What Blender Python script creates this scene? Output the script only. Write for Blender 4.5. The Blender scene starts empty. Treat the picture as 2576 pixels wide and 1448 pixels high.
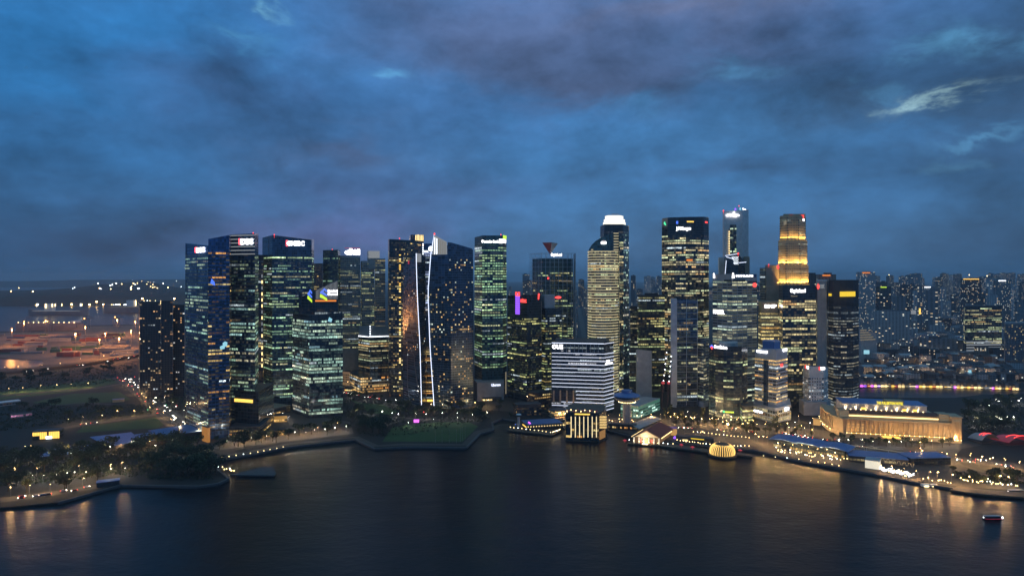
import bpy, math, random
from mathutils import Vector, Matrix
from mathutils.geometry import tessellate_polygon
R = random.Random(11)
# ------------------------------------------------------------------ camera, sky, light
sc = bpy.context.scene
COL = sc.collection
H, F, CX, YH = 190.0, 1717.0, 1288.0, 697.0      # eye height (m), focal length and principal column / horizon of a 2576 px wide view
cam = bpy.data.objects.new('camera', bpy.data.cameras.new('camera'))
COL.objects.link(cam)
cam.location = (0, 0, H); cam.rotation_euler = (math.radians(90), 0, 0)
cam.data.sensor_width = 36; cam.data.lens = 36 * F / 2576
cam.data.shift_y = -27 / 2576
cam.data.clip_start = 1; cam.data.clip_end = 90000
sc.camera = cam
sc.view_settings.view_transform = 'Standard'; sc.view_settings.look = 'None'
sc.view_settings.exposure = 0; sc.view_settings.gamma = 1
cy = sc.cycles
cy.max_bounces = 6; cy.diffuse_bounces = 2; cy.glossy_bounces = 3; cy.volume_bounces = 0
cy.transparent_max_bounces = 6; cy.sample_clamp_indirect = 4; cy.use_denoising = True
cy.caustics_reflective = False; cy.caustics_refractive = False

def N(nt, t, **kw):
    n = nt.nodes.new(t)
    for k, v in kw.items():
        if k in n.bl_rna.properties: setattr(n, k, v)
    return n
def math_(nt, op, a, b=None, clamp=False):
    n = nt.nodes.new('ShaderNodeMath'); n.operation = op; n.use_clamp = clamp
    for i, v in enumerate((a, b)):
        if v is None: continue
        if isinstance(v, (int, float)): n.inputs[i].default_value = v
        else: nt.links.new(v, n.inputs[i])
    return n.outputs[0]
def mixc(nt, fac, a, b, bt='MIX'):
    n = nt.nodes.new('ShaderNodeMix'); n.data_type = 'RGBA'; n.blend_type = bt
    for s, v in ((n.inputs[0], fac), (n.inputs[6], a), (n.inputs[7], b)):
        if isinstance(v, (int, float)): s.default_value = v
        elif isinstance(v, tuple): s.default_value = (*v, 1)
        else: nt.links.new(v, s)
    return n.outputs[2]

wd = bpy.data.worlds.new('World'); sc.world = wd; wd.use_nodes = True
nt = wd.node_tree; nt.nodes.clear()
tc = N(nt, 'ShaderNodeTexCoord'); sep = N(nt, 'ShaderNodeSeparateXYZ'); nt.links.new(tc.outputs['Generated'], sep.inputs[0])
def wnoise(sc3, scale, detail, rough=.55, dist=0.0, loc=(0, 0, 0)):
    mp = N(nt, 'ShaderNodeMapping'); mp.inputs['Scale'].default_value = sc3; mp.inputs['Location'].default_value = loc
    nt.links.new(tc.outputs['Generated'], mp.inputs['Vector'])
    n = N(nt, 'ShaderNodeTexNoise'); n.inputs['Scale'].default_value = scale; n.inputs['Detail'].default_value = detail
    n.inputs['Roughness'].default_value = rough; n.inputs['Distortion'].default_value = dist
    nt.links.new(mp.outputs[0], n.inputs['Vector']); return n.outputs['Fac']
az = math_(nt, 'ARCTAN2', sep.outputs[0], sep.outputs[1]); el = math_(nt, 'ARCSINE', sep.outputs[2])
w1 = wnoise((1, 1, 2.0), 5, 6, .6, .3); w2 = wnoise((1, 1, 2.2), 6, 6, .6, .4, (4, 2, 7)); w3 = wnoise((1, 1, 2.6), 2.6, 8, .58, .5, (1, 8, 3))
azw = math_(nt, 'ADD', az, math_(nt, 'MULTIPLY', math_(nt, 'SUBTRACT', w1, .5), .34))
elw = math_(nt, 'ADD', el, math_(nt, 'MULTIPLY', math_(nt, 'SUBTRACT', w2, .5), .16))
rp = N(nt, 'ShaderNodeValToRGB'); nt.links.new(math_(nt, 'MULTIPLY', math_(nt, 'ADD', el, math_(nt, 'MULTIPLY', math_(nt, 'SUBTRACT', w1, .5), .05)), 1.8), rp.inputs[0])
cr = rp.color_ramp
for p, c in ((0.0, (.034, .094, .225)), (.08, (.037, .104, .255)), (.27, (.036, .115, .310)), (.50, (.036, .125, .345)), (.70, (.034, .120, .340))):
    e = cr.elements.new(p); e.color = (*c, 1)
cr.elements.remove(cr.elements[0]); cr.elements[-1].color = (.10, .19, .35, 1)
skyc = rp.outputs[0]
def lobe(col, x, y, wx, wy, strength, warp=True, tilt=0.0):     # a bank of cloud in one part of the sky, by azimuth and elevation
    global skyc
    a0 = math.atan((x - CX) / F); e0 = math.atan((YH - y) / F * math.cos(a0))
    da = math_(nt, 'SUBTRACT', azw if warp else az, a0); de = math_(nt, 'SUBTRACT', elw if warp else el, e0)
    if tilt: de = math_(nt, 'SUBTRACT', de, math_(nt, 'MULTIPLY', da, tilt))
    q = math_(nt, 'ADD', math_(nt, 'POWER', math_(nt, 'ABSOLUTE', math_(nt, 'DIVIDE', da, wx / F)), 2.0), math_(nt, 'POWER', math_(nt, 'ABSOLUTE', math_(nt, 'DIVIDE', de, wy / F)), 2.0))
    m = math_(nt, 'MULTIPLY', math_(nt, 'EXPONENT', math_(nt, 'MULTIPLY', q, -1.0)), strength)
    skyc = mixc(nt, m, skyc, col)
PUR = (.082, .110, .260); DPUR = (.062, .082, .190); DBL = (.030, .060, .140); LBL = (.052, .165, .410); WH = (.32, .43, .53); SAT = (.014, .135, .400)
lobe(SAT, 130, 130, 560, 230, .6); lobe(LBL, 1400, 450, 700, 120, .45); lobe(LBL, 1900, 330, 420, 110, .45)
lobe((.012, .048, .135), -40, 620, 430, 150, .75); lobe((.018, .060, .150), 2720, 540, 300, 260, .55)
lobe(PUR, 1300, 60, 500, 150, .9); lobe(PUR, 1850, 70, 420, 90, .75); lobe((.125, .125, .245), 1780, -10, 260, 50, .7)
lobe(DPUR, 1480, 200, 300, 60, .85); lobe(DPUR, 1350, 130, 200, 60, .5); lobe(DPUR, 830, 385, 230, 62, .75); lobe((.040, .076, .205), 560, 220, 230, 90, .7)
lobe(DBL, 2150, 255, 210, 62, .85); lobe(DBL, 2600, 120, 170, 200, .9); lobe((.036, .062, .150), 2080, 150, 260, 60, .6)
lobe((.032, .072, .185), 1800, 420, 240, 45, .7); lobe((.026, .060, .150), 2500, 400, 230, 40, .6); lobe(DBL, 2420, 305, 200, 35, .6)
lobe((.034, .080, .22), 1050, 300, 260, 60, .5); lobe((.030, .085, .23), 350, 330, 240, 50, .5)
lobe((.082, .090, .250), 800, 590, 300, 90, .75); lobe((.050, .085, .235), 1050, 490, 330, 70, .5)
lobe((.09, .24, .49), 2400, 95, 60, 30, .8); lobe(WH, 2375, 256, 62, 12, .55, True, .3); lobe(WH, 2290, 272, 36, 13, .6); lobe((.08, .21, .46), 1890, 165, 100, 30, .7)
lobe((.085, .23, .47), 925, 178, 60, 14, .7); lobe((.13, .29, .50), 640, 48, 30, 12, .6, True, -.4); lobe((.06, .19, .42), 540, 110, 80, 18, .6); lobe((.07, .18, .37), 2530, 350, 80, 10, .6); lobe((.07, .18, .37), 2400, 420, 60, 20, .5)
lobe((.055, .17, .41), 1620, 255, 90, 30, .6); lobe((.07, .19, .40), 2260, 235, 30, 20, .4)
w4 = wnoise((1, 1, 1.7), 7.5, 9, .62, .15, (6, 1, 2)); w5 = wnoise((1, 1, 2.1), 17, 7, .6, .1, (2, 9, 5))
fac = math_(nt, 'ADD', math_(nt, 'ADD', math_(nt, 'MULTIPLY', w3, .9), math_(nt, 'MULTIPLY', w4, 1.6)), math_(nt, 'ADD', math_(nt, 'MULTIPLY', w5, .45), -.46))
gr = N(nt, 'ShaderNodeCombineColor'); [nt.links.new(fac, gr.inputs[i]) for i in range(3)]
skyc = mixc(nt, 1.0, skyc, gr.outputs[0], 'MULTIPLY'); skyc = mixc(nt, 1.0, skyc, (.90, 1.08, .95), 'MULTIPLY')
nish = N(nt, 'ShaderNodeTexSky'); nish.sky_type = 'NISHITA'; nish.sun_disc = False
SUN_EL, SUN_ROT = math.radians(-3.5), math.radians(10)
nish.sun_elevation = SUN_EL; nish.sun_rotation = SUN_ROT
skyc = mixc(nt, .05, skyc, nish.outputs[0], 'ADD')
bg = N(nt, 'ShaderNodeBackground'); nt.links.new(skyc, bg.inputs[0]); bg.inputs[1].default_value = 1.2
wo = N(nt, 'ShaderNodeOutputWorld'); nt.links.new(bg.outputs[0], wo.inputs[0])
sun = bpy.data.objects.new('sun', bpy.data.lights.new('sun', 'SUN')); COL.objects.link(sun)
sun.data.energy = .03; sun.data.angle = math.radians(20); sun.data.color = (1, .85, .8)      # last glow of a sun already set
sun.rotation_euler = (math.radians(-80), 0, math.radians(10))

# ------------------------------------------------------------------ materials
MATS = {}
def mat(name, col, rough=.6, metal=0.0, spec=.5, ns=.15, na=.35, em=None, es=0.0, sample=True, bump=0.0):
    if name in MATS: return MATS[name]
    m = bpy.data.materials.new(name); m.use_nodes = True; t = m.node_tree; b = t.nodes['Principled BSDF']
    co = N(t, 'ShaderNodeTexCoord'); n = N(t, 'ShaderNodeTexNoise'); n.inputs['Scale'].default_value = ns; n.inputs['Detail'].default_value = 5
    t.links.new(co.outputs['Object'], n.inputs['Vector'])
    f = math_(t, 'ADD', math_(t, 'MULTIPLY', n.outputs['Fac'], 2 * na), 1 - na)
    g = N(t, 'ShaderNodeCombineColor'); [t.links.new(f, g.inputs[i]) for i in range(3)]
    t.links.new(mixc(t, 1.0, col, g.outputs[0], 'MULTIPLY'), b.inputs['Base Color'])
    b.inputs['Roughness'].default_value = rough; b.inputs['Metallic'].default_value = metal; b.inputs['Specular IOR Level'].default_value = spec
    if em:
        b.inputs['Emission Color'].default_value = (*em, 1); b.inputs['Emission Strength'].default_value = es
    if bump:
        bp = N(t, 'ShaderNodeBump'); bp.inputs['Strength'].default_value = bump; t.links.new(n.outputs['Fac'], bp.inputs['Height']); t.links.new(bp.outputs[0], b.inputs['Normal'])
    m.cycles.emission_sampling = 'AUTO' if (sample and em) else 'NONE'
    MATS[name] = m; return m
def gridglass(name, col, line, rough=.14, metal=.5, du=3.0, dv=4.2):
    m = mat(name, col, rough, metal, .5, .05, .3); t = m.node_tree; b = t.nodes['Principled BSDF']
    co = N(t, 'ShaderNodeTexCoord'); s = N(t, 'ShaderNodeSeparateXYZ'); t.links.new(co.outputs['Object'], s.inputs[0])
    u = math_(t, 'DIVIDE', math_(t, 'ADD', s.outputs[0], math_(t, 'MULTIPLY', s.outputs[1], .83)), du); v = math_(t, 'DIVIDE', s.outputs[2], dv)
    cc = N(t, 'ShaderNodeCombineXYZ'); t.links.new(math_(t, 'FLOOR', u), cc.inputs[0]); t.links.new(math_(t, 'FLOOR', v), cc.inputs[1])
    wn = N(t, 'ShaderNodeTexWhiteNoise'); t.links.new(cc.outputs[0], wn.inputs['Vector'])
    ln = math_(t, 'MAXIMUM', math_(t, 'LESS_THAN', math_(t, 'FRACT', u), .10), math_(t, 'LESS_THAN', math_(t, 'FRACT', v), .16))
    f = math_(t, 'ADD', math_(t, 'MULTIPLY', wn.outputs['Value'], 1.1), .45); g = N(t, 'ShaderNodeCombineColor'); [t.links.new(f, g.inputs[i]) for i in range(3)]
    old = b.inputs['Base Color'].links[0].from_socket
    t.links.new(mixc(t, ln, mixc(t, 1.0, old, g.outputs[0], 'MULTIPLY'), line), b.inputs['Base Color'])
    t.links.new(math_(t, 'ADD', math_(t, 'MULTIPLY', ln, .35), math_(t, 'ADD', math_(t, 'MULTIPLY', wn.outputs['Value'], .10), rough)), b.inputs['Roughness'])
    bp = N(t, 'ShaderNodeVectorMath'); bp.operation = 'SCALE'; bp.inputs['Scale'].default_value = .022      # each pane is set a touch out of true
    v2 = N(t, 'ShaderNodeVectorMath'); v2.operation = 'SUBTRACT'; t.links.new(wn.outputs['Color'], v2.inputs[0]); v2.inputs[1].default_value = (.5, .5, .5); t.links.new(v2.outputs[0], bp.inputs[0])
    ge = N(t, 'ShaderNodeNewGeometry'); ad = N(t, 'ShaderNodeVectorMath'); ad.operation = 'ADD'; t.links.new(ge.outputs['Normal'], ad.inputs[0]); t.links.new(bp.outputs[0], ad.inputs[1])
    nm = N(t, 'ShaderNodeVectorMath'); nm.operation = 'NORMALIZE'; t.links.new(ad.outputs[0], nm.inputs[0]); t.links.new(nm.outputs[0], b.inputs['Normal'])
    return m
def glow(name, col, s, sample=False): return mat(name, (.05, .05, .05), .5, em=col, es=s, sample=sample)
G_BLACK = gridglass('black glass', (.034, .050, .068), (.050, .056, .064), .12, .45); G_BLUE = gridglass('blue glass', (.045, .115, .280), (.05, .08, .14)); G_TEAL = gridglass('teal glass', (.045, .115, .135), (.06, .09, .10))
G_NAVY = gridglass('navy glass', (.055, .105, .185), (.085, .11, .15), .14, .5, 3.2, 3.6); M_CLAD = mat('white cladding', (.62, .62, .63), .5, .1); C_LIGHT = mat('light concrete', (.52, .52, .54), .75)
C_DARK = mat('dark stone', (.035, .035, .042), .7); C_RED = mat('dark red stone', (.055, .028, .034), .7)
C_GREY = mat('grey concrete', (.36, .36, .37), .8); C_PALE = mat('pale stone', (.38, .38, .40), .75); C_BROWN = mat('brown stone', (.36, .28, .21), .8)
C_WARM = mat('warm stone', (.42, .32, .20), .75); M_GRID = mat('grey metal', (.46, .50, .58), .45, .2)
FARW = [mat('far wall %s' % k, c, .85, ns=.03) for k, c in (('grey', (.10, .11, .13)), ('pale', (.22, .22, .24)), ('dark', (.03, .034, .042)), ('brown', (.12, .09, .08)))]
LEAF = mat('leaves', (.022, .036, .014), .75, ns=.5, na=.6); LEAF2 = mat('light leaves', (.042, .056, .020), .75, ns=.5, na=.6); BARK = mat('bark', (.06, .045, .03), .9)
GRASS = mat('grass', (.026, .075, .014), .9, ns=.08, na=.45); GROUND = mat('dark ground', (.012, .013, .012), .9, ns=.02, na=.6)
ASPH = mat('asphalt', (.055, .048, .042), .85, ns=.1, na=.3); PAVE = mat('paving', (.060, .050, .042), .8, ns=.2, na=.35); YARD = mat('yard paving', (.14, .11, .09), .9, ns=.012, na=.75)
SEAW = mat('sea wall stone', (.08, .08, .085), .85); WHITEP = mat('white paint', (.75, .75, .75), .5); METAL = mat('pole metal', (.25, .25, .26), .4, .6)
ROOFB = mat('sky tinted roof sheet', (.10, .20, .44), .5, .35, .4, .3, .25); ROOFT = mat('red tile roof', (.16, .045, .040), .8, ns=1.2, na=.4); ROOFD = mat('dark roof', (.05, .055, .065), .7)  # blue of the first roof sheet is reflected sky put into the base colour
TILE2 = mat('brown tile roof', (.10, .055, .045), .85, ns=.8, na=.4); HILLM = mat('wooded hill', (.020, .030, .022), .95, ns=.02, na=.5)
HULL = mat('ship hull', (.30, .26, .27), .6, ns=.05); HULLD = mat('dark hull', (.03, .03, .04), .5); TIMBER = mat('timber deck', (.10, .075, .055), .8)
POOL = glow('pool water', (.02, .22, .34), .35)
L_WHITE = glow('white light', (.85, .92, 1.0), 3.2); L_COOL = glow('cool led', (.72, .80, 1.0), 1.9); L_WARM = glow('warm light', (1, .72, .30), 2.2)
L_GOLD = glow('gold light', (1, .58, .10), 1.7); L_YEL = glow('yellow light', (1, .66, .03), 1.0); L_RED = glow('red light', (1, .06, .05), 2.2); L_SOFTRED = glow('soft red light', (.55, .03, .05), .8)
L_PURP = glow('purple light', (.32, .10, 1), 1.5); L_MAG = glow('magenta light', (.9, .15, 1), 1.8); L_GREEN = glow('green light', (.1, 1, .45), 1.2); L_BLUE = glow('blue light', (.08, .2, 1), 1.2)
L_CREAM = glow('cream band light', (.62, .52, .33), .30); L_BAND = glow('floor band light', (.85, .72, .42), .62); L_LINE = glow('line light', (.74, .80, 1.0), 1.7); L_ORNG = glow('orange light', (1, .28, .03), 1.1); L_SIGN = glow('white sign light', (1, .98, 1), 4.5, True); L_CROWN = glow('crown light', (1, .97, .86), 1.25, True)
L_CYAN = glow('cyan light', (.35, .75, .9), .9); L_LIME = glow('lime light', (.65, 1, .05), 1.1); L_LEMON = glow('lemon light', (1, .82, .04), 1.2); L_DIM = glow('dim white light', (.75, .8, .85), .30); L_SIGNR = glow('red sign light', (1, .08, .10), 4.0, True)
LAMP_W = glow('street lamp white', (1, .93, .80), 40); LAMP_O = glow('street lamp amber', (1, .60, .22), 40); LAMP_S = glow('sodium flood lamp', (1, .42, .10), 40); LAMP_DOT = glow('small lamp', (1, .72, .32), 9, True); LAMP_DW = glow('small white lamp', (.9, .97, 1), 10, True)
HEAD = glow('headlight', (1, .93, .75), 30); TAIL = glow('tail light', (1, .05, .03), 10)

def win_material():
    m = bpy.data.materials.new('window glass'); m.use_nodes = True; t = m.node_tree; b = t.nodes['Principled BSDF']
    b.inputs['Base Color'].default_value = (.022, .042, .070, 1); b.inputs['Roughness'].default_value = .1; b.inputs['Metallic'].default_value = .35
    a = N(t, 'ShaderNodeAttribute'); a.attribute_name = 'glow'
    co = N(t, 'ShaderNodeTexCoord'); n = N(t, 'ShaderNodeTexNoise'); n.inputs['Scale'].default_value = .55; n.inputs['Detail'].default_value = 4
    t.links.new(co.outputs['Object'], n.inputs['Vector'])
    f = math_(t, 'MULTIPLY', math_(t, 'POWER', n.outputs['Fac'], 2.0), 4.0)
    g = N(t, 'ShaderNodeCombineColor'); [t.links.new(f, g.inputs[i]) for i in range(3)]
    t.links.new(mixc(t, 1.0, a.outputs['Color'], g.outputs[0], 'MULTIPLY'), b.inputs['Emission Color']); b.inputs['Emission Strength'].default_value = 1.0
    m.cycles.emission_sampling = 'NONE'; return m
WIN = win_material()

def water_material():
    m = bpy.data.materials.new('water'); m.use_nodes = True; t = m.node_tree; b = t.nodes['Principled BSDF']
    b.inputs['Base Color'].default_value = (.0035, .0065, .010, 1); b.inputs['Roughness'].default_value = .30; b.inputs['IOR'].default_value = 1.33
    b.inputs['Specular IOR Level'].default_value = .21
    co = N(t, 'ShaderNodeTexCoord'); h = None
    for s, d, w in ((.035, 3, 1.4), (.22, 4, .45), (.9, 3, .05)):
        mp = N(t, 'ShaderNodeMapping'); mp.inputs['Scale'].default_value = (s * .8, s * 1.4, s); mp.inputs['Rotation'].default_value = (0, 0, .5 * s)
        t.links.new(co.outputs['Object'], mp.inputs[0]); n = N(t, 'ShaderNodeTexNoise'); n.inputs['Scale'].default_value = 1; n.inputs['Detail'].default_value = d
        t.links.new(mp.outputs[0], n.inputs['Vector']); v = math_(t, 'MULTIPLY', n.outputs['Fac'], w)
        h = v if h is None else math_(t, 'ADD', h, v)
    bp = N(t, 'ShaderNodeBump'); bp.inputs['Strength'].default_value = .5; bp.inputs['Distance'].default_value = 1.0
    t.links.new(h, bp.inputs['Height']); t.links.new(bp.outputs[0], b.inputs['Normal']); return m
WATER = water_material()

# ------------------------------------------------------------------ helpers
def wp(x, D): return ((x - CX) / F * D, D)                 # plan position of an image column at a depth
def gp(x, y, z=0.0):                                       # where the sight line of a pixel meets height z
    D = (H - z) * F / (y - YH); return ((x - CX) / F * D, D)
def zt(y, D): return H - (y - YH) * D / F
class MB:
    def __init__(s): s.v = []; s.f = []; s.m = []; s.g = []
    def add(s, vs, fs, mi=0, g=(0, 0, 0)):
        o = len(s.v); s.v += [tuple(p) for p in vs]
        for f in fs: s.f.append(tuple(i + o for i in f)); s.m.append(mi); s.g.append(g)
    def prism(s, poly, z0, z1, mi=0, g=(0, 0, 0), bottom=False):
        n = len(poly); zs = z1 if isinstance(z1, (list, tuple)) else [z1] * n
        vs = [(x, y, z0) for x, y in poly] + [(poly[i][0], poly[i][1], zs[i]) for i in range(n)]
        fs = [(i, (i + 1) % n, n + (i + 1) % n, n + i) for i in range(n)]
        top = tessellate_polygon([[Vector(v) for v in vs[n:]]]) if n > 4 else ([(0, 1, 2), (0, 2, 3)] if n == 4 else [(0, 1, 2)])
        for t in top:
            a, b, c = [poly[i] for i in t]
            if (b[0]-a[0])*(c[1]-a[1]) - (b[1]-a[1])*(c[0]-a[0]) < 0: t = t[::-1]
            fs.append(tuple(n + i for i in t))
            if bottom: fs.append(tuple(t[::-1]))
        s.add(vs, fs, mi, g)
    def box(s, c, u, hx, hy, z0, z1, mi=0, g=(0, 0, 0)):     # oriented box: centre, unit axis, half lengths
        ux, uy = u; vx, vy = -uy, ux
        s.prism([(c[0] + a * hx * ux + b * hy * vx, c[1] + a * hx * uy + b * hy * vy) for a, b in ((-1, -1), (1, -1), (1, 1), (-1, 1))], z0, z1, mi, g, True)
    def cyl(s, c, r0, r1, z0, z1, n=10, mi=0, g=(0, 0, 0)):
        vs = [(c[0] + r * math.cos(2*math.pi*i/n), c[1] + r * math.sin(2*math.pi*i/n), z) for r, z in ((r0, z0), (r1, z1)) for i in range(n)]
        s.add(vs, [(i, (i+1) % n, n+(i+1) % n, n+i) for i in range(n)] + [tuple(range(n, 2*n)), tuple(range(n-1, -1, -1))], mi, g)
    def bar(s, a, b, w, mi=0, g=(0, 0, 0)):                  # square bar between two 3-D points
        a, b = Vector(a), Vector(b); d = (b - a).normalized(); p = d.cross(Vector((0, 0, 1)))
        p = p.normalized() * w / 2 if p.length > .01 else Vector((w/2, 0, 0)); q = d.cross(p).normalized() * w / 2
        vs = [e + i * p + j * q for e in (a, b) for i, j in ((-1, -1), (1, -1), (1, 1), (-1, 1))]
        s.add(vs, [(0, 1, 5, 4), (1, 2, 6, 5), (2, 3, 7, 6), (3, 0, 4, 7), (3, 2, 1, 0), (4, 5, 6, 7)], mi, g)
    def mesh(s, name, mats):
        me = bpy.data.meshes.new(name); me.from_pydata(s.v, [], s.f)
        for m in (mats if isinstance(mats, (list, tuple)) else [mats]): me.materials.append(m)
        if any(s.m): me.polygons.foreach_set('material_index', s.m)
        if any(g != (0, 0, 0) for g in s.g):
            at = me.attributes.new('glow', 'FLOAT_VECTOR', 'FACE'); at.data.foreach_set('vector', [c for g in s.g for c in g])
        me.update(); return me
    def build(s, name, mats, parent=None):
        if not s.f: return None
        o = bpy.data.objects.new(name, s.mesh(name, mats)); COL.objects.link(o)
        if parent is not None:
            o.parent = parent; o.matrix_parent_inverse = Matrix.Translation(parent.location).inverted()
        return o
def tag(o, label=None, cat=None, group=None, kind=None):
    for k, v in (('label', label), ('category', cat), ('group', group), ('kind', kind)):
        if v: o[k] = v
    return o
def thing(name, label, cat, loc=(0, 0, 0), group=None):
    o = bpy.data.objects.new(name, None); COL.objects.link(o); o.location = loc; o.empty_display_size = 2
    return tag(o, label, cat, group)
def copy_tree(o, parent=None):
    c = o.copy(); COL.objects.link(c)
    if parent is not None: c.parent = parent
    for ch in o.children: copy_tree(ch, c)
    return c
def inset(poly, d):
    cx = sum(p[0] for p in poly) / len(poly); cyy = sum(p[1] for p in poly) / len(poly)
    out = []
    for x, y in poly:
        l = math.hypot(x - cx, y - cyy); k = max(.1, (l - d) / l); out.append((cx + (x - cx) * k, cyy + (y - cyy) * k))
    return out
def lerp(a, b, t): return a + (b - a) * t
def lpoly(pa, pb, t): return [(lerp(a[0], b[0], t), lerp(a[1], b[1], t)) for a, b in zip(pa, pb)]

OFF = [((1, .90, .50), 4), ((.80, 1, .62), 3), ((.92, 1, .80), 2), ((1, .66, .26), 1)]
GRN = [((.62, .95, .58), 4), ((.80, 1, .55), 3), ((.55, .9, .75), 1), ((1, .88, .5), 1)]
YELP = [((1, .86, .38), 5), ((.85, .95, .45), 3), ((1, .62, .2), 1)]
WRM = [((1, .62, .20), 4), ((1, .75, .32), 3), ((1, .45, .10), 1)]
RES = [((1, .70, .30), 4), ((1, .55, .18), 3), ((.9, .95, .8), 1)]
def pick(pal):
    t = R.random() * sum(w for _, w in pal)
    for c, w in pal:
        t -= w
        if t <= 0: return c
    return pal[0][0]
def faces_cam(a, b):
    nx, ny = b[1] - a[1], a[0] - b[0]; mx, my = (a[0] + b[0]) / 2, (a[1] + b[1]) / 2
    l = math.hypot(nx, ny) * math.hypot(mx, my)
    return l > 0 and -(nx * mx + ny * my) / l > -.15
def row_cells(mb, pl, ph, z0, z1, bay, gap, pal, lit, gain, run, off=.12, edges=None, mode='run'):
    n = len(pl); occ = lit * 1.25 if mode == 'res' else min(1, max(0, R.gauss(lit * 1.2 + .04, .30)))
    if mode != 'res' and R.random() < .16: occ *= .12
    col = pick(pal); rowgain = R.uniform(.55, 1.2); prev = None
    for i in range(n):
        a, b, c, d = pl[i], pl[(i+1) % n], ph[(i+1) % n], ph[i]
        if not faces_cam(a, b) or (edges is not None and i not in edges) or math.hypot(b[0]-a[0], b[1]-a[1]) < 1: prev = None; continue
        L = math.hypot(b[0]-a[0], b[1]-a[1])
        k = max(1, round(L / bay)); nx, ny = (b[1]-a[1]) / L * off, (a[0]-b[0]) / L * off
        left = 0; on = False; cells = []
        for j in range(k):
            if left <= 0:
                on = R.random() < occ; left = 1 if mode == 'res' else R.randint(*run)
                if R.random() < .3: col = pick(pal)
                br = R.uniform(.3, 1.25) * rowgain * (1.9 if R.random() < .06 else 1)
            left -= 1
            g = (0, 0, 0)
            if on and R.random() > .10:
                v = 1.45 * gain * br * R.uniform(.6, 1.3); g = tuple(c0 * v for c0 in col)
            elif mode != 'res' and R.random() < .5: v = gain * R.uniform(.03, .13); g = tuple(c0 * v for c0 in col)
            cells.append(g)
        E = len(cells); q = 2 * E + 1; vs = []; g_ = gap / k / 2          # one connected ribbon of glass: pane, mullion, pane ...
        for j in range(E):
            for t in (j / k + (g_ if j else 0), (j + 1) / k - (g_ if j < E - 1 else 0)):
                vs.append((lerp(a[0], b[0], t)+nx, lerp(a[1], b[1], t)+ny, z0)); vs.append((lerp(d[0], c[0], t)+nx, lerp(d[1], c[1], t)+ny, z1))
        base = len(mb.v); mb.v += vs
        if prev is not None: mb.f.append((prev, base, base+1, prev+1)); mb.m.append(1); mb.g.append((0, 0, 0))
        for j in range(E):
            o = base + 4*j; mb.f.append((o, o+2, o+3, o+1)); mb.m.append(0); mb.g.append(cells[j])
            if j < E - 1: mb.f.append((o+2, o+4, o+5, o+3)); mb.m.append(1); mb.g.append((0, 0, 0))
        prev = base + 4*E - 2

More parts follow.
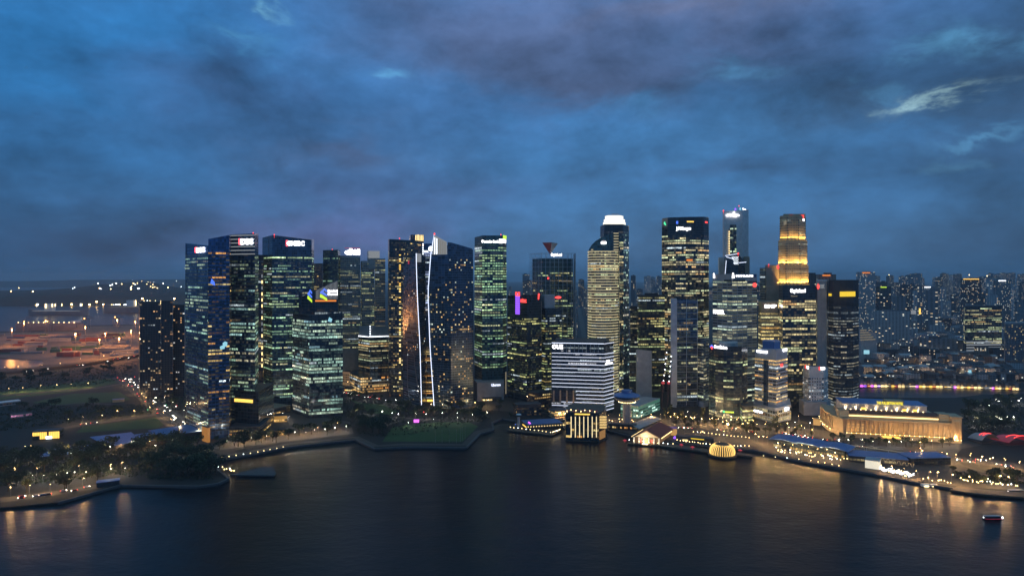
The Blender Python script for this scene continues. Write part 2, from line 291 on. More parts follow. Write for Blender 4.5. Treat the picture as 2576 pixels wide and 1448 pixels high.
class Tower:
    def __init__(s, name, label, cat='tower'):
        s.root = None; s.a = (name, label, cat)
    def vol(s, pts, top, z0=0.0, wall=G_BLACK, part='facade', fl=4.0, bay=3.0, wh=.55, gap=.12, pal=OFF, lit=.4, gain=.55, run=(2, 7), zr=None, mode='run', levels=None, edges=None, rows=True, world=False, skip=(), cap=True, rowname='window_row'):
        """one volume: pts = plan corners (image column, depth), counter-clockwise; top = image row(s) of the top of each corner"""
        poly = pts if world else [wp(x, D) for x, D in pts]
        n = len(poly)
        if rows and mode != 'res': fl *= R.uniform(.92, 1.08); bay *= R.uniform(.75, 1.4); wh *= R.uniform(.8, 1.2)
        tint = (R.uniform(.85, 1.05), R.uniform(.92, 1.06), R.uniform(.8, 1.3)); pal = [(tuple(a*b for a, b in zip(c, tint)), w) for c, w in pal] + [((.80, .95, 1), R.choice([.3, .6, 1.2]))]
        tops = [zt(top, min(p[1] for p in poly))] * n if not isinstance(top, (list, tuple)) else [zt(t, p[1]) for t, p in zip(top, poly)]
        if s.root is None:
            s.root = thing(*s.a, loc=(sum(p[0] for p in poly)/n, sum(p[1] for p in poly)/n, z0))
        lv = [(z0, poly)]
        if levels:
            lv = [(z, [wp(x, D) for x, D in p]) for z, p in levels]
        mb = MB()
        if len(lv) == 1: mb.prism(poly, z0, tops)
        else:
            for k in range(len(lv) - 1):
                (za, pa), (zb, pb) = lv[k], lv[k+1]; last = k == len(lv) - 2
                vs = [(x, y, za) for x, y in pa] + [(x, y, tops[i] if last else zb) for i, (x, y) in enumerate(pb)]
                fs = [(i, (i+1) % n, n+(i+1) % n, n+i) for i in range(n)]
                if last: fs += [(n, n+i, n+i+1) for i in range(1, n-1)]
                mb.add(vs, fs)
        s.poly, s.tops, s.lv = lv[-1][1], tops, lv
        mb.build(part, wall, s.root)
        if rows:
            ztop = min(tops) - 1 if zr is None or zr[1] is None else zr[1]; z = z0 + 1 if zr is None or zr[0] is None else zr[0]
            k = 0
            while z + fl * .9 <= ztop:
                m2 = MB(); za, zb = z + fl * (1 - wh) * .5, z + fl * (1 + wh) * .5
                if k not in skip: row_cells(m2, s.at(za), s.at(zb), za, zb, bay, gap, pal, lit(k) if callable(lit) else lit, gain, run, edges=edges, mode=mode)
                m2.build(rowname, [WIN, wall], s.root); z += fl; k += 1
        return s
    def at(s, z):
        if len(s.lv) == 1: return s.lv[0][1]
        for (za, pa), (zb, pb) in zip(s.lv, s.lv[1:]):
            if z <= zb: return lpoly(pa, pb, max(0, (z - za) / (zb - za)))
        return s.lv[-1][1]
    def bands(s, name, z0, z1, step, h, m, off=.5, edges=None, cam_only=True):
        z = z0
        while z < z1:
            mb = MB(); p = s.at(z); n = len(p); q = inset(p, -off)
            for i in range(n):
                if edges is not None and i not in edges: continue
                if cam_only and not faces_cam(p[i], p[(i+1) % n]): continue
                j = (i+1) % n
                mb.add([(*p[i], z), (*q[i], z), (*q[j], z), (*p[j], z), (*p[i], z+h), (*q[i], z+h), (*q[j], z+h), (*p[j], z+h)], [(1, 2, 6, 5), (4, 5, 6, 7), (0, 3, 2, 1)])
            mb.build(name, m, s.root); z += step
        return s
    def plane(s, i, off=.4):
        a, b = s.poly[i], s.poly[(i+1) % len(s.poly)]; L = math.hypot(b[0]-a[0], b[1]-a[1])
        nx, ny = (b[1]-a[1]) / L, (a[0]-b[0]) / L
        return (a[0] + nx*off, a[1] + ny*off), ((b[0]-a[0]) / L, (b[1]-a[1]) / L), (nx, ny)
    def panel(s, name, i, x0, x1, y0, y1, m, th=.5, off=.3, shape=None):
        p, u, n = s.plane(i, off); return panel(name, p, u, n, x0, x1, y0, y1, m, s.root, th, shape)
    def text(s, i, txt, x0, x1, y0, y1, m=None, bold=.02, off=.3, name='sign_lettering'):
        p, u, n = s.plane(i, off); return lettering(name, txt, p, u, n, x0, x1, y0, y1, m or L_SIGN, s.root, bold)
    def beacon(s, x, y, D, m=None, r=.8, name='beacon'):
        mb = MB(); X, Y = wp(x, D); z = zt(y, D); mb.cyl((X, Y), r, r*.7, z - r, z + r, 8); mb.cyl((X, Y), .15, .15, z - 5, z - r, 5); return mb.build(name, m or L_RED, s.root)
    def roofbox(s, k=.4, h=4, m=C_DARK, name='roof_plant', i0=None):
        mb = MB(); p = s.poly; c = (sum(q[0] for q in p)/len(p), sum(q[1] for q in p)/len(p))
        q = [(lerp(c[0], x, k), lerp(c[1], y, k)) for x, y in p]; mb.prism(q, min(s.tops) - 1, max(s.tops) + h); mb.build(name, m, s.root); return s
def hit(p, u, x):                                          # where the sight line of an image column crosses a vertical wall
    k = (x - CX) / F; d = u[0] - k * u[1]; t = (k * p[1] - p[0]) / d
    return (p[0] + t*u[0], p[1] + t*u[1])
def panel(name, p, u, n, x0, x1, y0, y1, m, parent, th=.5, shape=None):
    a, b = hit(p, u, x0), hit(p, u, x1); D = (a[1] + b[1]) / 2; z0, z1 = zt(y1, D), zt(y0, D)
    sh = shape or [(0, 0), (1, 0), (1, 1), (0, 1)]; k = len(sh)
    P = lambda s_, t, o: (lerp(a[0], b[0], s_) + n[0]*o, lerp(a[1], b[1], s_) + n[1]*o, lerp(z0, z1, t))
    vs = [P(*q, th) for q in sh] + [P(*q, 0) for q in sh]
    mb = MB(); tess = tessellate_polygon([[Vector((q[0], q[1], 0)) for q in sh]]); fs = []
    for t in tess:
        A, B, C = [sh[i] for i in t]
        if (B[0]-A[0])*(C[1]-A[1]) - (B[1]-A[1])*(C[0]-A[0]) < 0: t = t[::-1]
        fs.append(tuple(t))
    mb.add(vs, fs + [(k+i, k+(i+1) % k, (i+1) % k, i) for i in range(k)]); return mb.build(name, m, parent)
FONT = {}
def lettering(name, txt, p, u, n, x0, x1, y0, y1, m, parent, bold=.02, th=.5):
    key = (txt, bold)
    if key not in FONT:
        cu = bpy.data.curves.new('lettering', 'FONT'); cu.body = txt; cu.offset = bold; cu.resolution_u = 3; cu.fill_mode = 'FRONT'; cu.extrude = .05
        o = bpy.data.objects.new('lettering', cu); COL.objects.link(o); me = bpy.data.meshes.new_from_object(o, depsgraph=bpy.context.evaluated_depsgraph_get())
        bpy.data.objects.remove(o); vs = [v.co.copy() for v in me.vertices]; fs = [tuple(q.vertices) for q in me.polygons]
        FONT[key] = (vs, fs); bpy.data.meshes.remove(me)
    vs, fs = FONT[key]; X0, X1 = min(v.x for v in vs), max(v.x for v in vs); Y0, Y1 = min(v.y for v in vs), max(v.y for v in vs)
    a, b = hit(p, u, x0), hit(p, u, x1); D = (a[1]+b[1]) / 2; z0, z1 = zt(y1, D), zt(y0, D); out = []
    for v in vs:
        s_, t = (v.x-X0)/(X1-X0), (v.y-Y0)/(Y1-Y0); o = (v.z + .06) / .1 * th
        out.append((lerp(a[0], b[0], s_)+n[0]*o, lerp(a[1], b[1], s_)+n[1]*o, lerp(z0, z1, t)))
    mb = MB(); mb.add(out, fs); return mb.build(name, m, parent)
def sheet(name, pts, z, m, kind='structure', th=0.0, world=False):  # a laid sheet whose outline is given by image points on the ground
    poly = pts if world else [gp(x, y) for x, y in pts]
    mb = MB(); a = sum(poly[i][0]*poly[(i+1) % len(poly)][1] - poly[(i+1) % len(poly)][0]*poly[i][1] for i in range(len(poly)))
    if a < 0: poly = poly[::-1]
    if th: mb.prism(poly, z - th, z)
    else:
        fs = []
        for t in tessellate_polygon([[Vector((*q, 0)) for q in poly]]):
            A, B, C = [poly[i] for i in t]
            fs.append(tuple(t) if (B[0]-A[0])*(C[1]-A[1]) - (B[1]-A[1])*(C[0]-A[0]) > 0 else tuple(t[::-1]))
        mb.add([(*q, z) for q in poly], fs)
    return tag(mb.build(name, m), kind=kind)
def strip(name, line, w0, w1, z, m, th=0.0, kind='structure'):        # a road or path along a line of image points, width in metres
    P = [gp(x, y) for x, y in line]; L, Rr = [], []
    for i, p in enumerate(P):
        a, b = P[max(0, i-1)], P[min(len(P)-1, i+1)]; l = math.hypot(b[0]-a[0], b[1]-a[1]) or 1; nx, ny = -(b[1]-a[1])/l, (b[0]-a[0])/l
        w = lerp(w0, w1, i / max(1, len(P)-1)) / 2; L.append((p[0]+nx*w, p[1]+ny*w)); Rr.append((p[0]-nx*w, p[1]-ny*w))
    mb = MB(); n = len(P)
    if th: mb.prism(Rr + L[::-1], z - th, z)
    else: mb.add([(*q, z) for q in Rr + L], [(i, i+1, n+i+1, n+i) for i in range(n-1)])
    return tag(mb.build(name, m), kind=kind)
# ------------------------------------------------------------------ the setting: water, land, lawns, roads
water = MB(); water.add([(-16000, 60, -2), (14000, 60, -2), (26000, 30000, -2), (-30000, 30000, -2)], [(0, 1, 2, 3)]); tag(water.build('water', WATER), kind='structure')
SHORE = [(-330, 1300), (0, 1276), (145, 1263), (184, 1252), (303, 1219), (440, 1221), (500, 1222), (548, 1215), (575, 1203), (547, 1180), (530, 1160), (547, 1156), (640, 1140), (724, 1123), (844, 1110), (895, 1105), (944, 1128), (1013, 1123), (1172, 1125),
         (1207, 1090), (1241, 1080), (1238, 1062), (1262, 1052), (1300, 1058), (1400, 1064), (1416, 1072), (1424, 1080), (1530, 1082), (1570, 1092), (1600, 1098), (1690, 1112), (1760, 1118), (1900, 1132), (2023, 1160), (2199, 1191), (2315, 1215), (2436, 1232), (2576, 1238), (2900, 1262)]
shore = [gp(x, y) for x, y in SHORE]
land = shore + [(9000, 9000), (12000, 26000), (-6500, 26000)] + [wp(x, D) for x, D in ((480, 9000), (470, 5200), (520, 3600), (470, 2900))] + [gp(345, 815), gp(210, 818), gp(205, 830), gp(0, 833), gp(-300, 838), gp(-500, 900)]
sheet('ground', land, 0, GROUND, th=3.5, world=True)
# quay edge: promenade with a low stone wall down to the water
qb = MB()
for a, b in zip(shore[2:-1], shore[3:]): qb.bar((*a, -.7), (*b, -.7), 2.2)
tag(qb.build('quay_wall', SEAW), 'low stone quay wall running along the edge of the bay', 'quay wall')
strip('promenade', [(545, 1150), (640, 1134), (724, 1117), (844, 1104), (895, 1099), (944, 1121), (1013, 1117), (1168, 1118), (1201, 1086), (1238, 1076)], 9, 9, .12, PAVE, .12)
strip('promenade', [(1690, 1108), (1760, 1113), (1900, 1126), (2023, 1152), (2199, 1184), (2315, 1207)], 12, 14, .12, PAVE, .12)
sheet('plaza', [(1395, 1050), (1530, 1052), (1600, 1046), (1690, 1056), (1900, 1066), (2060, 1080), (2420, 1128), (2400, 1150), (2440, 1185), (2576, 1205), (2576, 1232), (2436, 1226), (2315, 1209), (2199, 1185), (2023, 1154), (1900, 1127), (1690, 1107), (1600, 1093), (1530, 1078), (1424, 1076)], .05, PAVE)
sheet('plaza', [(500, 1085), (520, 1050), (660, 1010), (760, 1040), (880, 1060), (890, 1090), (720, 1110), (560, 1130), (480, 1118)], .05, PAVE)
sheet('plaza', [(850, 980), (935, 955), (1000, 985), (1250, 1000), (1390, 1000), (1392, 1040), (1240, 1032), (1010, 1022), (960, 1000)], .05, PAVE)
sheet('lawn', [(962, 1110), (987, 1074), (1040, 1066), (1099, 1061), (1180, 1061.5), (1203, 1072), (1163, 1110.5)], .10, GRASS)
sheet('lawn', [(190, 1088), (210, 1072), (390, 1050), (425, 1062), (395, 1076)], .10, GRASS)
sheet('lawn', [(905, 1012), (960, 1016), (1000, 1035), (985, 1044), (930, 1038), (880, 1004)], .10, GRASS)
sheet('lawn', [(80, 1012), (180, 990), (300, 985), (330, 1005), (300, 1010), (130, 1018)], .08, GRASS)
sheet('field', [(-120, 1000), (0, 985), (180, 962), (290, 950), (300, 962), (180, 985), (0, 1005)], .05, GRASS)
sheet('port_yard', [(-300, 842), (0, 836), (205, 832), (215, 821), (345, 817), (560, 822), (560, 885), (350, 892), (180, 916), (110, 918), (105, 906), (0, 898), (-300, 905)], .06, YARD)
sheet('canal', [(-200, 904), (0, 903), (105, 907), (110, 914), (90, 924), (0, 928), (-200, 936)], .12, WATER)
sheet('river', [(2155, 983), (2170, 977), (2300, 974), (2450, 977), (2556, 984), (2640, 986), (2640, 990), (2470, 992), (2400, 1000), (2300, 1000), (2160, 998)], .12, WATER)
strip('road', [(-60, 948), (0, 940), (100, 931), (220, 916), (348, 895), (470, 876)], 26, 30, 6.0, ASPH, 1.2)
strip('road', [(180, 928), (250, 918), (348, 904)], 9, 9, .1, ASPH)
strip('road', [(-40, 1000), (0, 996), (110, 986), (242, 976), (310, 964)], 12, 12, .1, ASPH)
strip('road', [(150, 1078), (188, 1071), (300, 1056), (400, 1040)], 14, 14, .1, ASPH)
strip('road', [(300, 948), (335, 968), (382, 1010), (430, 1055), (478, 1098), (520, 1112), (600, 1104), (760, 1082), (880, 1066)], 30, 22, .16, ASPH)
strip('road', [(336, 985), (372, 1018), (398, 1042)], 7, 7, .12, PAVE)
strip('road', [(455, 1075), (520, 1050), (600, 1020)], 14, 12, .1, ASPH)
strip('road', [(-40, 1262), (60, 1250), (150, 1238), (245, 1222)], 16, 14, .1, ASPH)
strip('path', [(20, 1218), (120, 1200), (230, 1190), (330, 1178), (420, 1166)], 7, 7, .1, PAVE)
strip('path', [(130, 1022), (200, 1012), (280, 1016), (340, 1014)], 4, 4, .14, PAVE)
strip('path', [(860, 1030), (905, 1040), (960, 1046), (1040, 1052), (1110, 1056)], 6, 6, .13, PAVE)
strip('road', [(1690, 1072), (1800, 1078), (1900, 1084), (2000, 1094), (2080, 1106), (2180, 1124), (2287, 1137), (2340, 1134), (2422, 1120), (2480, 1108)], 18, 18, .2, ASPH)
strip('road', [(2290, 1138), (2400, 1153), (2490, 1164), (2620, 1181)], 20, 34, .28, ASPH)
strip('road', [(2380, 1160), (2470, 1186), (2600, 1204)], 8, 8, .2, ASPH)
strip('road', [(860, 985), (905, 992), (960, 1003), (1010, 1020)], 18, 18, .1, ASPH)
strip('road', [(1440, 690 + 45), (1450, 760), (1462, 800), (1470, 850)], 30, 16, .3, ASPH)
mk = MB()                                                            # lane lines of the two avenues
for line in ([(300, 950), (335, 968), (382, 1010), (430, 1055), (478, 1098)], [(2290, 1138), (2400, 1153), (2490, 1164), (2620, 1181)]):
    for a, b in zip(line, line[1:]):
        pa, pb = gp(*a), gp(*b); L = math.hypot(pb[0]-pa[0], pb[1]-pa[1]); u = ((pb[0]-pa[0])/L, (pb[1]-pa[1])/L)
        for k in range(int(L // 9)):
            for off in (-5, 0, 5): mk.box((pa[0]+u[0]*(k*9+4)-u[1]*off, pa[1]+u[1]*(k*9+4)+u[0]*off), u, 2, .1, .30, .304)
tag(mk.build('lane_lines', WHITEP), kind='structure')
# far hills and islands across the strait
def hill(pts, D, th):
    mb = MB(); n = len(pts); vs = []
    for x, y in pts:
        X, Y = wp(x, D); z = max(1, zt(y, D)); vs += [(X, Y, -2), (X, Y + th*.3, z*.72), (X, Y + th*.5, z), (X, Y + th, -2)]
    mb.add(vs, [(4*i+k, 4*i+4+k, 4*i+5+k, 4*i+1+k) for i in range(n-1) for k in range(3)])
    o = mb.build('hill', HILLM); tag(o, kind='structure')
    for p in o.data.polygons: p.use_smooth = True
hill([(-200, 735), (0, 732), (90, 726), (150, 718), (215, 713), (270, 709), (310, 713), (345, 722), (400, 728), (470, 732), (540, 740)], 5000, 900)
hill([(-200, 744), (-20, 742), (70, 738), (200, 735), (350, 737), (470, 735), (560, 742)], 4550, 300)
hill([(-300, 708), (20, 707), (120, 704), (300, 703), (480, 702), (640, 701)], 12500, 1500)

# ------------------------------------------------------------------ the towers, from the left of the photograph to the right
T = Tower('apartment_tower', 'dark brown apartment slabs with few lit flats, beyond the avenue at the far left', 'apartment block')
for pts, top in ((((349, 1115), (352, 1075), (404, 1080), (402, 1130)), 759), (((404.5, 1095), (406, 1078), (434, 1080), (434, 1120)), 756), (((435, 1110), (436, 1090), (464, 1085), (464, 1130)), 766)):
    T.vol(pts, top, wall=C_DARK, fl=3.6, bay=4, wh=.5, gap=.45, pal=RES, lit=.10, gain=.55, mode='res')
T.bands('balcony_band', 8, 140, 7.2, .5, C_DARK, 1.0)

T = Tower('office_tower', 'tall blue glass tower of three stepped slabs with two burning red and white signs', 'office tower')
T.vol([(466, 862), (523.3, 803), (533, 850), (480, 910)], [612, 618, 618, 612], wall=G_BLUE, fl=4.2, pal=GRN, lit=.22, gain=.34, run=(2, 9), zr=(1, zt(634, 830)))
T.panel('sign_emblem', 0, 491, 494.5, 622, 635, L_SIGNR); T.text(0, 'DBS', 494.8, 515, 622, 635, bold=.05)
T.vol([(524, 800), (577, 812), (585, 880), (535, 880)], [601, 591, 591, 601], wall=G_BLUE, fl=4.2, pal=WRM, lit=.14, gain=.55, run=(1, 4), zr=(8, zt(625, 806)))
for x0, x1, y0, y1 in ((560, 572, 858, 872), (553, 566, 868, 878)): T.panel('atrium_light', 0, x0, x1, y0, y1, L_CYAN, shape=[(.1, 0), (.9, .1), (1, .8), (.5, 1), (0, .7)])
T.panel('logo_light', 0, 528, 541, 700, 718, L_BLUE, shape=[(.1, .3), (1, 0), (.9, .5), (.3, 1)])
T.vol([(577.5, 848), (641, 836), (650, 900), (590, 900)], [590, 587, 587, 590], wall=G_NAVY, fl=4.2, pal=GRN, lit=.40, gain=.42, run=(3, 9), zr=(40, zt(646, 840)))
T.panel('sign_emblem', 0, 601, 605.5, 600, 615, L_SIGNR); T.text(0, 'DBS', 606, 637, 600, 615, bold=.05)
T.bands('crown_band', zt(640, 840), zt(592, 840), 4.6, 1.2, L_DIM, .5, edges=[0])
T.beacon(637, 586, 838)
T.vol([(590, 842), (650, 830), (688, 900), (600, 900)], 985, wall=G_BLACK, rows=False, part='podium')
T.panel('podium_light_strip', 0, 590, 636, 1003, 1011, L_GOLD)
T = Tower('apartment_tower', 'narrow dark red slab behind the blue stepped tower, lit only down its right edge', 'tower')
T.vol([(640, 1000), (661.5, 990), (664, 1040), (645, 1050)], [640, 641, 641, 640], wall=C_RED, fl=4, bay=3, pal=WRM, lit=lambda k: .0, rows=True, zr=(20, 215))
for k in range(16): T.panel('stair_window', 0, 658.4, 660.6, 690 + k*15, 698 + k*15, L_WARM if R.random() < .6 else L_DIM)
T = Tower('office_tower', 'broad slant-topped tower with pale green lit floors and an arrow-shaped red white sign', 'office tower')
T.vol([(660, 1040), (685, 1000), (784, 1020), (790, 1090), (670, 1090)], [598, 591, 603, 603, 598], wall=G_NAVY, fl=4.3, pal=GRN, lit=lambda k: .55 if k % 14 < 11 else .1, gain=.42, run=(3, 9), zr=(12, zt(640, 1010)))
T.panel('sign_emblem', 1, 721, 731, 606, 617.5, L_SIGN, shape=[(0, .5), (.45, 0), (1, 0), (1, 1), (.45, 1)]); T.panel('sign_emblem', 1, 719.5, 723.5, 604.5, 619, L_SIGNR, off=.05); T.text(1, 'HSBC', 732.5, 766, 606, 618, bold=.05)
T.beacon(690, 590, 1000)
T = Tower('office_tower', 'green lit block with a raking striped roof screen bearing blue and green looped emblems', 'office tower')
T.vol([(752, 964), (792, 946), (850, 950), (845, 1000), (760, 1000)], [749, 731, 705, 705, 749], z0=120, wall=G_BLACK, fl=4.2, pal=WRM, lit=.16, gain=.3, zr=(138, 150))
for k in range(17):
    x = 795 + k*3.25; T.panel('screen_fin', 1, x, x + 1.2, 731.5 - (x-792)*.45, 752, L_DIM)
for x0, x1, y0, y1 in ((774, 785, 728, 752), (805, 823, 724, 748)):
    i = 0 if x0 < 790 else 1
    T.panel('logo_blue', i, x0, x1, y0, y1, L_BLUE, shape=[(0, .55), (.6, 1), (1, .75), (1, .55), (.6, .75), (.45, .6), (1, .3), (1, .12), (0, .48)])
    T.panel('logo_green', i, x0, x1, y0, y1, L_LIME, shape=[(0, .25), (0, .02), (.25, -.04), (1, -.35), (1, -.1), (.1, .38)], off=.35)
T.text(1, 'Standard', 824.5, 849, 728, 734.5, bold=.04); T.text(1, 'Chartered', 824.5, 849, 736, 742.5, bold=.04)
T.panel('roof_garden_light', 1, 793, 846, 754.5, 758, L_ORNG)
T.vol([(736, 962), (778, 920), (862, 935), (852, 1000), (745, 1000)], [787, 793, 786, 786, 787], wall=G_BLACK, fl=4.2, pal=GRN, lit=lambda k: .72 if k > 7 else .45, gain=.46, run=(3, 9), zr=(4, 134))
T.panel('logo_light', 1, 823, 836, 797, 810, L_CYAN, shape=[(.1, .2), (.8, 0), (1, .6), (.4, 1)])
T = Tower('office_tower', 'dark stepped tower behind the broad slant-topped tower, with almost no lit windows', 'tower')
T.vol([(788, 1230), (812, 1210), (812, 1260), (790, 1260)], 662, wall=C_DARK, pal=WRM, lit=.05); T.vol([(812.5, 1220), (850, 1200), (856, 1260), (815, 1260)], 628, wall=C_DARK, pal=GRN, lit=.06, gain=.3); T.beacon(836, 627, 1210)
T = Tower('office_tower', 'grey office tower of three ribbed shafts under two dazzling white rooftop letters', 'office tower')
T.vol([(848, 1260), (856, 1240), (906, 1250), (905, 1300), (850, 1300)], 643, wall=C_GREY, fl=4, bay=2.6, pal=YELP, lit=.5, gain=.34, run=(2, 6), zr=(60, None)); T.bands('spandrel_band', 60, 232, 4, 1.0, C_GREY, .5)
T.text(1, 'dti', 867, 906, 625, 641, bold=.06, name='rooftop_letters'); T.panel('red_edge_light', 1, 867, 906, 623.2, 624.4, L_SOFTRED)
T.vol([(907.5, 1262), (910, 1245), (941, 1250), (941, 1300), (908, 1300)], 656, wall=C_GREY, fl=4, bay=2.6, pal=YELP, lit=.35, gain=.30, run=(2, 6), zr=(60, None))
T.vol([(942.5, 1262), (944, 1245), (969, 1250), (969, 1300), (943, 1300)], 650, wall=C_GREY, fl=4, bay=2.6, pal=YELP, lit=.35, gain=.30, run=(2, 6), zr=(60, None)); T.bands('spandrel_band', 60, 216, 4, 1.0, C_GREY, .5)
T.vol([(924, 1262), (927, 1246), (955, 1248), (955, 1280), (925, 1280)], 631, z0=205, wall=C_GREY, rows=False, part='roof_box'); T.panel('screen', 1, 927, 955, 631, 649, L_DIM)
T = Tower('office_building', 'short office building with a white lit flared crown and white lights down its corner', 'office building')
T.vol([(902, 1210), (931, 1180), (977, 1190), (970, 1240), (910, 1240)], [846, 848, 846, 846, 846], wall=G_BLACK, fl=4.3, pal=YELP, lit=lambda k: .88 if k > 9 else .3, gain=.50, run=(6, 16), zr=(6, None))
T.vol([(903, 1212), (931, 1184), (976, 1194), (969, 1240), (910, 1240)], [820, 819, 820, 820, 820], z0=zt(845, 1190), wall=C_PALE, rows=False, part='crown')
T.panel('crown_light', 0, 902, 931, 845, 848, L_WHITE); T.panel('crown_light', 1, 931, 977, 845, 848, L_WHITE)
for k in range(20): T.panel('corner_light', 1, 930, 932, 819 + k*6, 822 + k*6, L_WHITE, off=.6)
T.vol([(880, 1160), (907, 1110), (978, 1130), (978, 1200), (890, 1200)], 948, wall=G_BLACK, fl=4.2, pal=WRM, lit=.6, gain=.5, part='podium')
T.bands('terrace_light', 14, 24, 5, .8, L_CREAM, .8)
T = Tower('apartment_tower', 'black slab tower with a column of amber flats, left of the two white light lines', 'apartment tower')
T.vol([(976, 1120), (979, 1085), (1013.5, 1085), (1052, 1130), (1040, 1180)], [601, 601, 603, 606, 606], wall=G_BLACK, fl=3.6, bay=3.2, wh=.5, gap=.3, pal=WRM, lit=.16, gain=.6, run=(1, 2), edges=[1, 2]); T.beacon(1005, 599, 1100); 
for k in range(62):
    y = 640 + k*5.1
    if R.random() < .5: T.panel('flat_window', 1, 1004, 1008.5, y, y + 2.6, L_WARM if R.random() < .6 else L_GOLD)
T = Tower('hotel_tower', 'dark tower behind the black slab, crowned by short yellow upright bars of light', 'tower')
T.vol([(1030, 1230), (1033, 1200), (1066, 1205), (1066, 1260), (1034, 1260)], 590, wall=G_NAVY, pal=RES, lit=.15)
for k in range(6): T.panel('crown_bar', 1, 1045 + k*3.6, 1046.7 + k*3.6, 591 - (k in (1, 2)), 604 + k*.5, L_WARM)
for k in range(6): T.panel('corner_light', 1, 1063, 1065, 612 + k*5, 615 + k*5, L_WHITE)
T.beacon(1047, 607, 1199)
T = Tower('office_tower', 'pale blue lit tower with a round white sign, glimpsed between the two white light lines', 'office tower')
T.vol([(1062, 1260), (1064, 1240), (1092, 1245), (1092, 1290)], 612, wall=G_BLUE, fl=4, pal=[((.7, .85, 1), 3), ((1, .95, .7), 1)], lit=.6, gain=.5, zr=(120, zt(625, 1240)))
T.panel('round_sign', 1, 1077.5, 1090, 619, 632, L_WHITE, shape=[(.5+.5*math.cos(a*math.pi/8), .5+.5*math.sin(a*math.pi/8)) for a in range(16)]); T.panel('round_sign', 1, 1066, 1077, 631, 634, L_WHITE)
T = Tower('apartment_tower', 'shorter dark blue residential tower whose leaning edge is drawn by a thin white light line', 'apartment tower')
T.vol([(1013, 1050), (1060, 1000), (1072, 1035), (1025, 1090)], [668, 642, 645, 668], wall=G_NAVY, fl=3.6, bay=3.4, wh=.5, gap=.35, pal=RES, lit=.07, gain=.6, mode='res', zr=(6, zt(680, 1010)),
      levels=[(0, [(1013, 1050), (1060.5, 1000), (1072, 1035), (1025, 1090)]), (90, [(1013, 1050), (1056.5, 1000), (1071, 1035), (1025, 1090)]), (160, [(1013, 1050), (1050, 1000), (1070, 1035), (1023, 1090)]), (215, [(1015, 1050), (1047, 1000), (1070, 1035), (1022, 1090)])])
def edge_light(T, i, z0, z1, n, m, w=1.0):
    mb = MB(); q = [(z0 + (z1-z0)*k/n) for k in range(n+1)]
    for a, b in zip(q, q[1:]):
        pa, pb = T.at(a)[i], T.at(b)[i]; s = lambda p: (p[0]*(1-.7/p[1]), p[1]-.7)
        mb.bar((*s(pa), a), (*s(pb), b), w)
    mb.build('edge_light_line', m, T.root)
edge_light(T, 1, 2, zt(637, 1000), 12, L_COOL, .85)
T.panel('lit_crown_screen', 1, 1047.5, 1052, 637, 659, L_DIM); T.panel('lit_crown_screen', 1, 1053, 1059, 638, 659, L_DIM); T.panel('logo_light', 0, 1027, 1029.5, 655, 664, L_SOFTRED)
T = Tower('apartment_tower', 'tall dark blue tower rising to a white lit blade, curved light line along one edge', 'apartment tower')
zb = (0, 90, 165, 230)
T.vol([(1091, 1000), (1134, 985), (1190, 1005), (1185, 1070), (1090, 1060)], [640, 612, 628, 628, 640], wall=G_NAVY, fl=3.6, bay=3.2, wh=.5, gap=.35, pal=RES, lit=lambda k: .10 if k not in (28, 29, 17) else .5, gain=.6, mode='res', zr=(8, zt(648, 990)),
      levels=[(0, [(1092, 1000), (1134, 985), (1190, 1005), (1185, 1070), (1090, 1060)]), (90, [(1081.5, 1000), (1134, 985), (1190, 1005), (1185, 1070), (1086, 1060)]), (168, [(1076.5, 1000), (1134, 985), (1190, 1005), (1185, 1070), (1084, 1060)]), (222, [(1083.5, 1000), (1134, 985), (1190, 1005), (1185, 1070), (1086, 1060)])])
edge_light(T, 0, 2, 222, 14, L_COOL, .85)
T.panel('lit_crown_blade', 0, 1088, 1125, 590, 640, L_DIM, shape=[(0, .3), (.12, 1), (.98, .62), (1, 0), (0, 0)])
for k in range(6): T.panel('crown_fin', 0, 1093 + k*5.2, 1094.4 + k*5.2, 597 + k*2.4, 639, L_WHITE if k < 2 else L_CREAM, off=.9)
mb = MB(); a, b = wp(1083.3, 999), wp(1092.3, 999); mb.bar((*a, 222), (*b, zt(590, 999)), .85); mb.build('edge_light_line', L_COOL, T.root); T.beacon(1093, 588, 998, r=1.2)
T.vol([(1126, 1010), (1136, 1000), (1188, 1015), (1180, 1060)], [609, 610, 625, 625], z0=zt(640, 1010), wall=G_NAVY, rows=False, part='roof_screen')
T.panel('lit_floor', 0, 1082, 1108, 774, 777, L_WHITE); T.panel('lit_floor', 1, 1143, 1188, 771.5, 779, L_WARM); T.panel('lit_floor', 0, 1082, 1104, 783, 787, L_GOLD)
T = Tower('apartment_building', 'amber lit lift core in the gap between the two white light lines', 'building')
T.vol([(1071.5, 1060), (1073, 1045), (1090, 1045), (1089, 1075)], 860, wall=G_BLACK, fl=3.6, bay=8, pal=WRM, lit=.5, gain=.7, run=(1, 2)); T.panel('lobby_light', 1, 1074, 1089, 1004, 1014, L_GOLD)
T = Tower('office_tower', 'green glass office tower with white lettering and a square emblem across its top, standing alone', 'office tower')
T.vol([(1194, 1115), (1213, 1070), (1265, 1080), (1274, 1100), (1262, 1150), (1200, 1150)], [597, 592, 592, 592, 592, 597], wall=G_TEAL, fl=4.3, bay=3.3, pal=GRN, lit=lambda k: .97 if k < 10 else (.05 if k < 18 and k % 4 else .62), gain=.50, run=(4, 12), zr=(zt(926, 1075), zt(613, 1075)), gap=.2)
T.text(1, 'Deutsche Bank', 1212, 1254, 604, 610.5, bold=.03); T.panel('square_emblem', 1, 1255.5, 1264, 601, 611.5, L_SIGN); T.panel('corner_lantern', 2, 1265.5, 1273.5, 592, 601, L_LIME); T.panel('square_emblem', 2, 1266, 1272, 602, 611, L_SIGN); T.beacon(1260, 590, 1080)
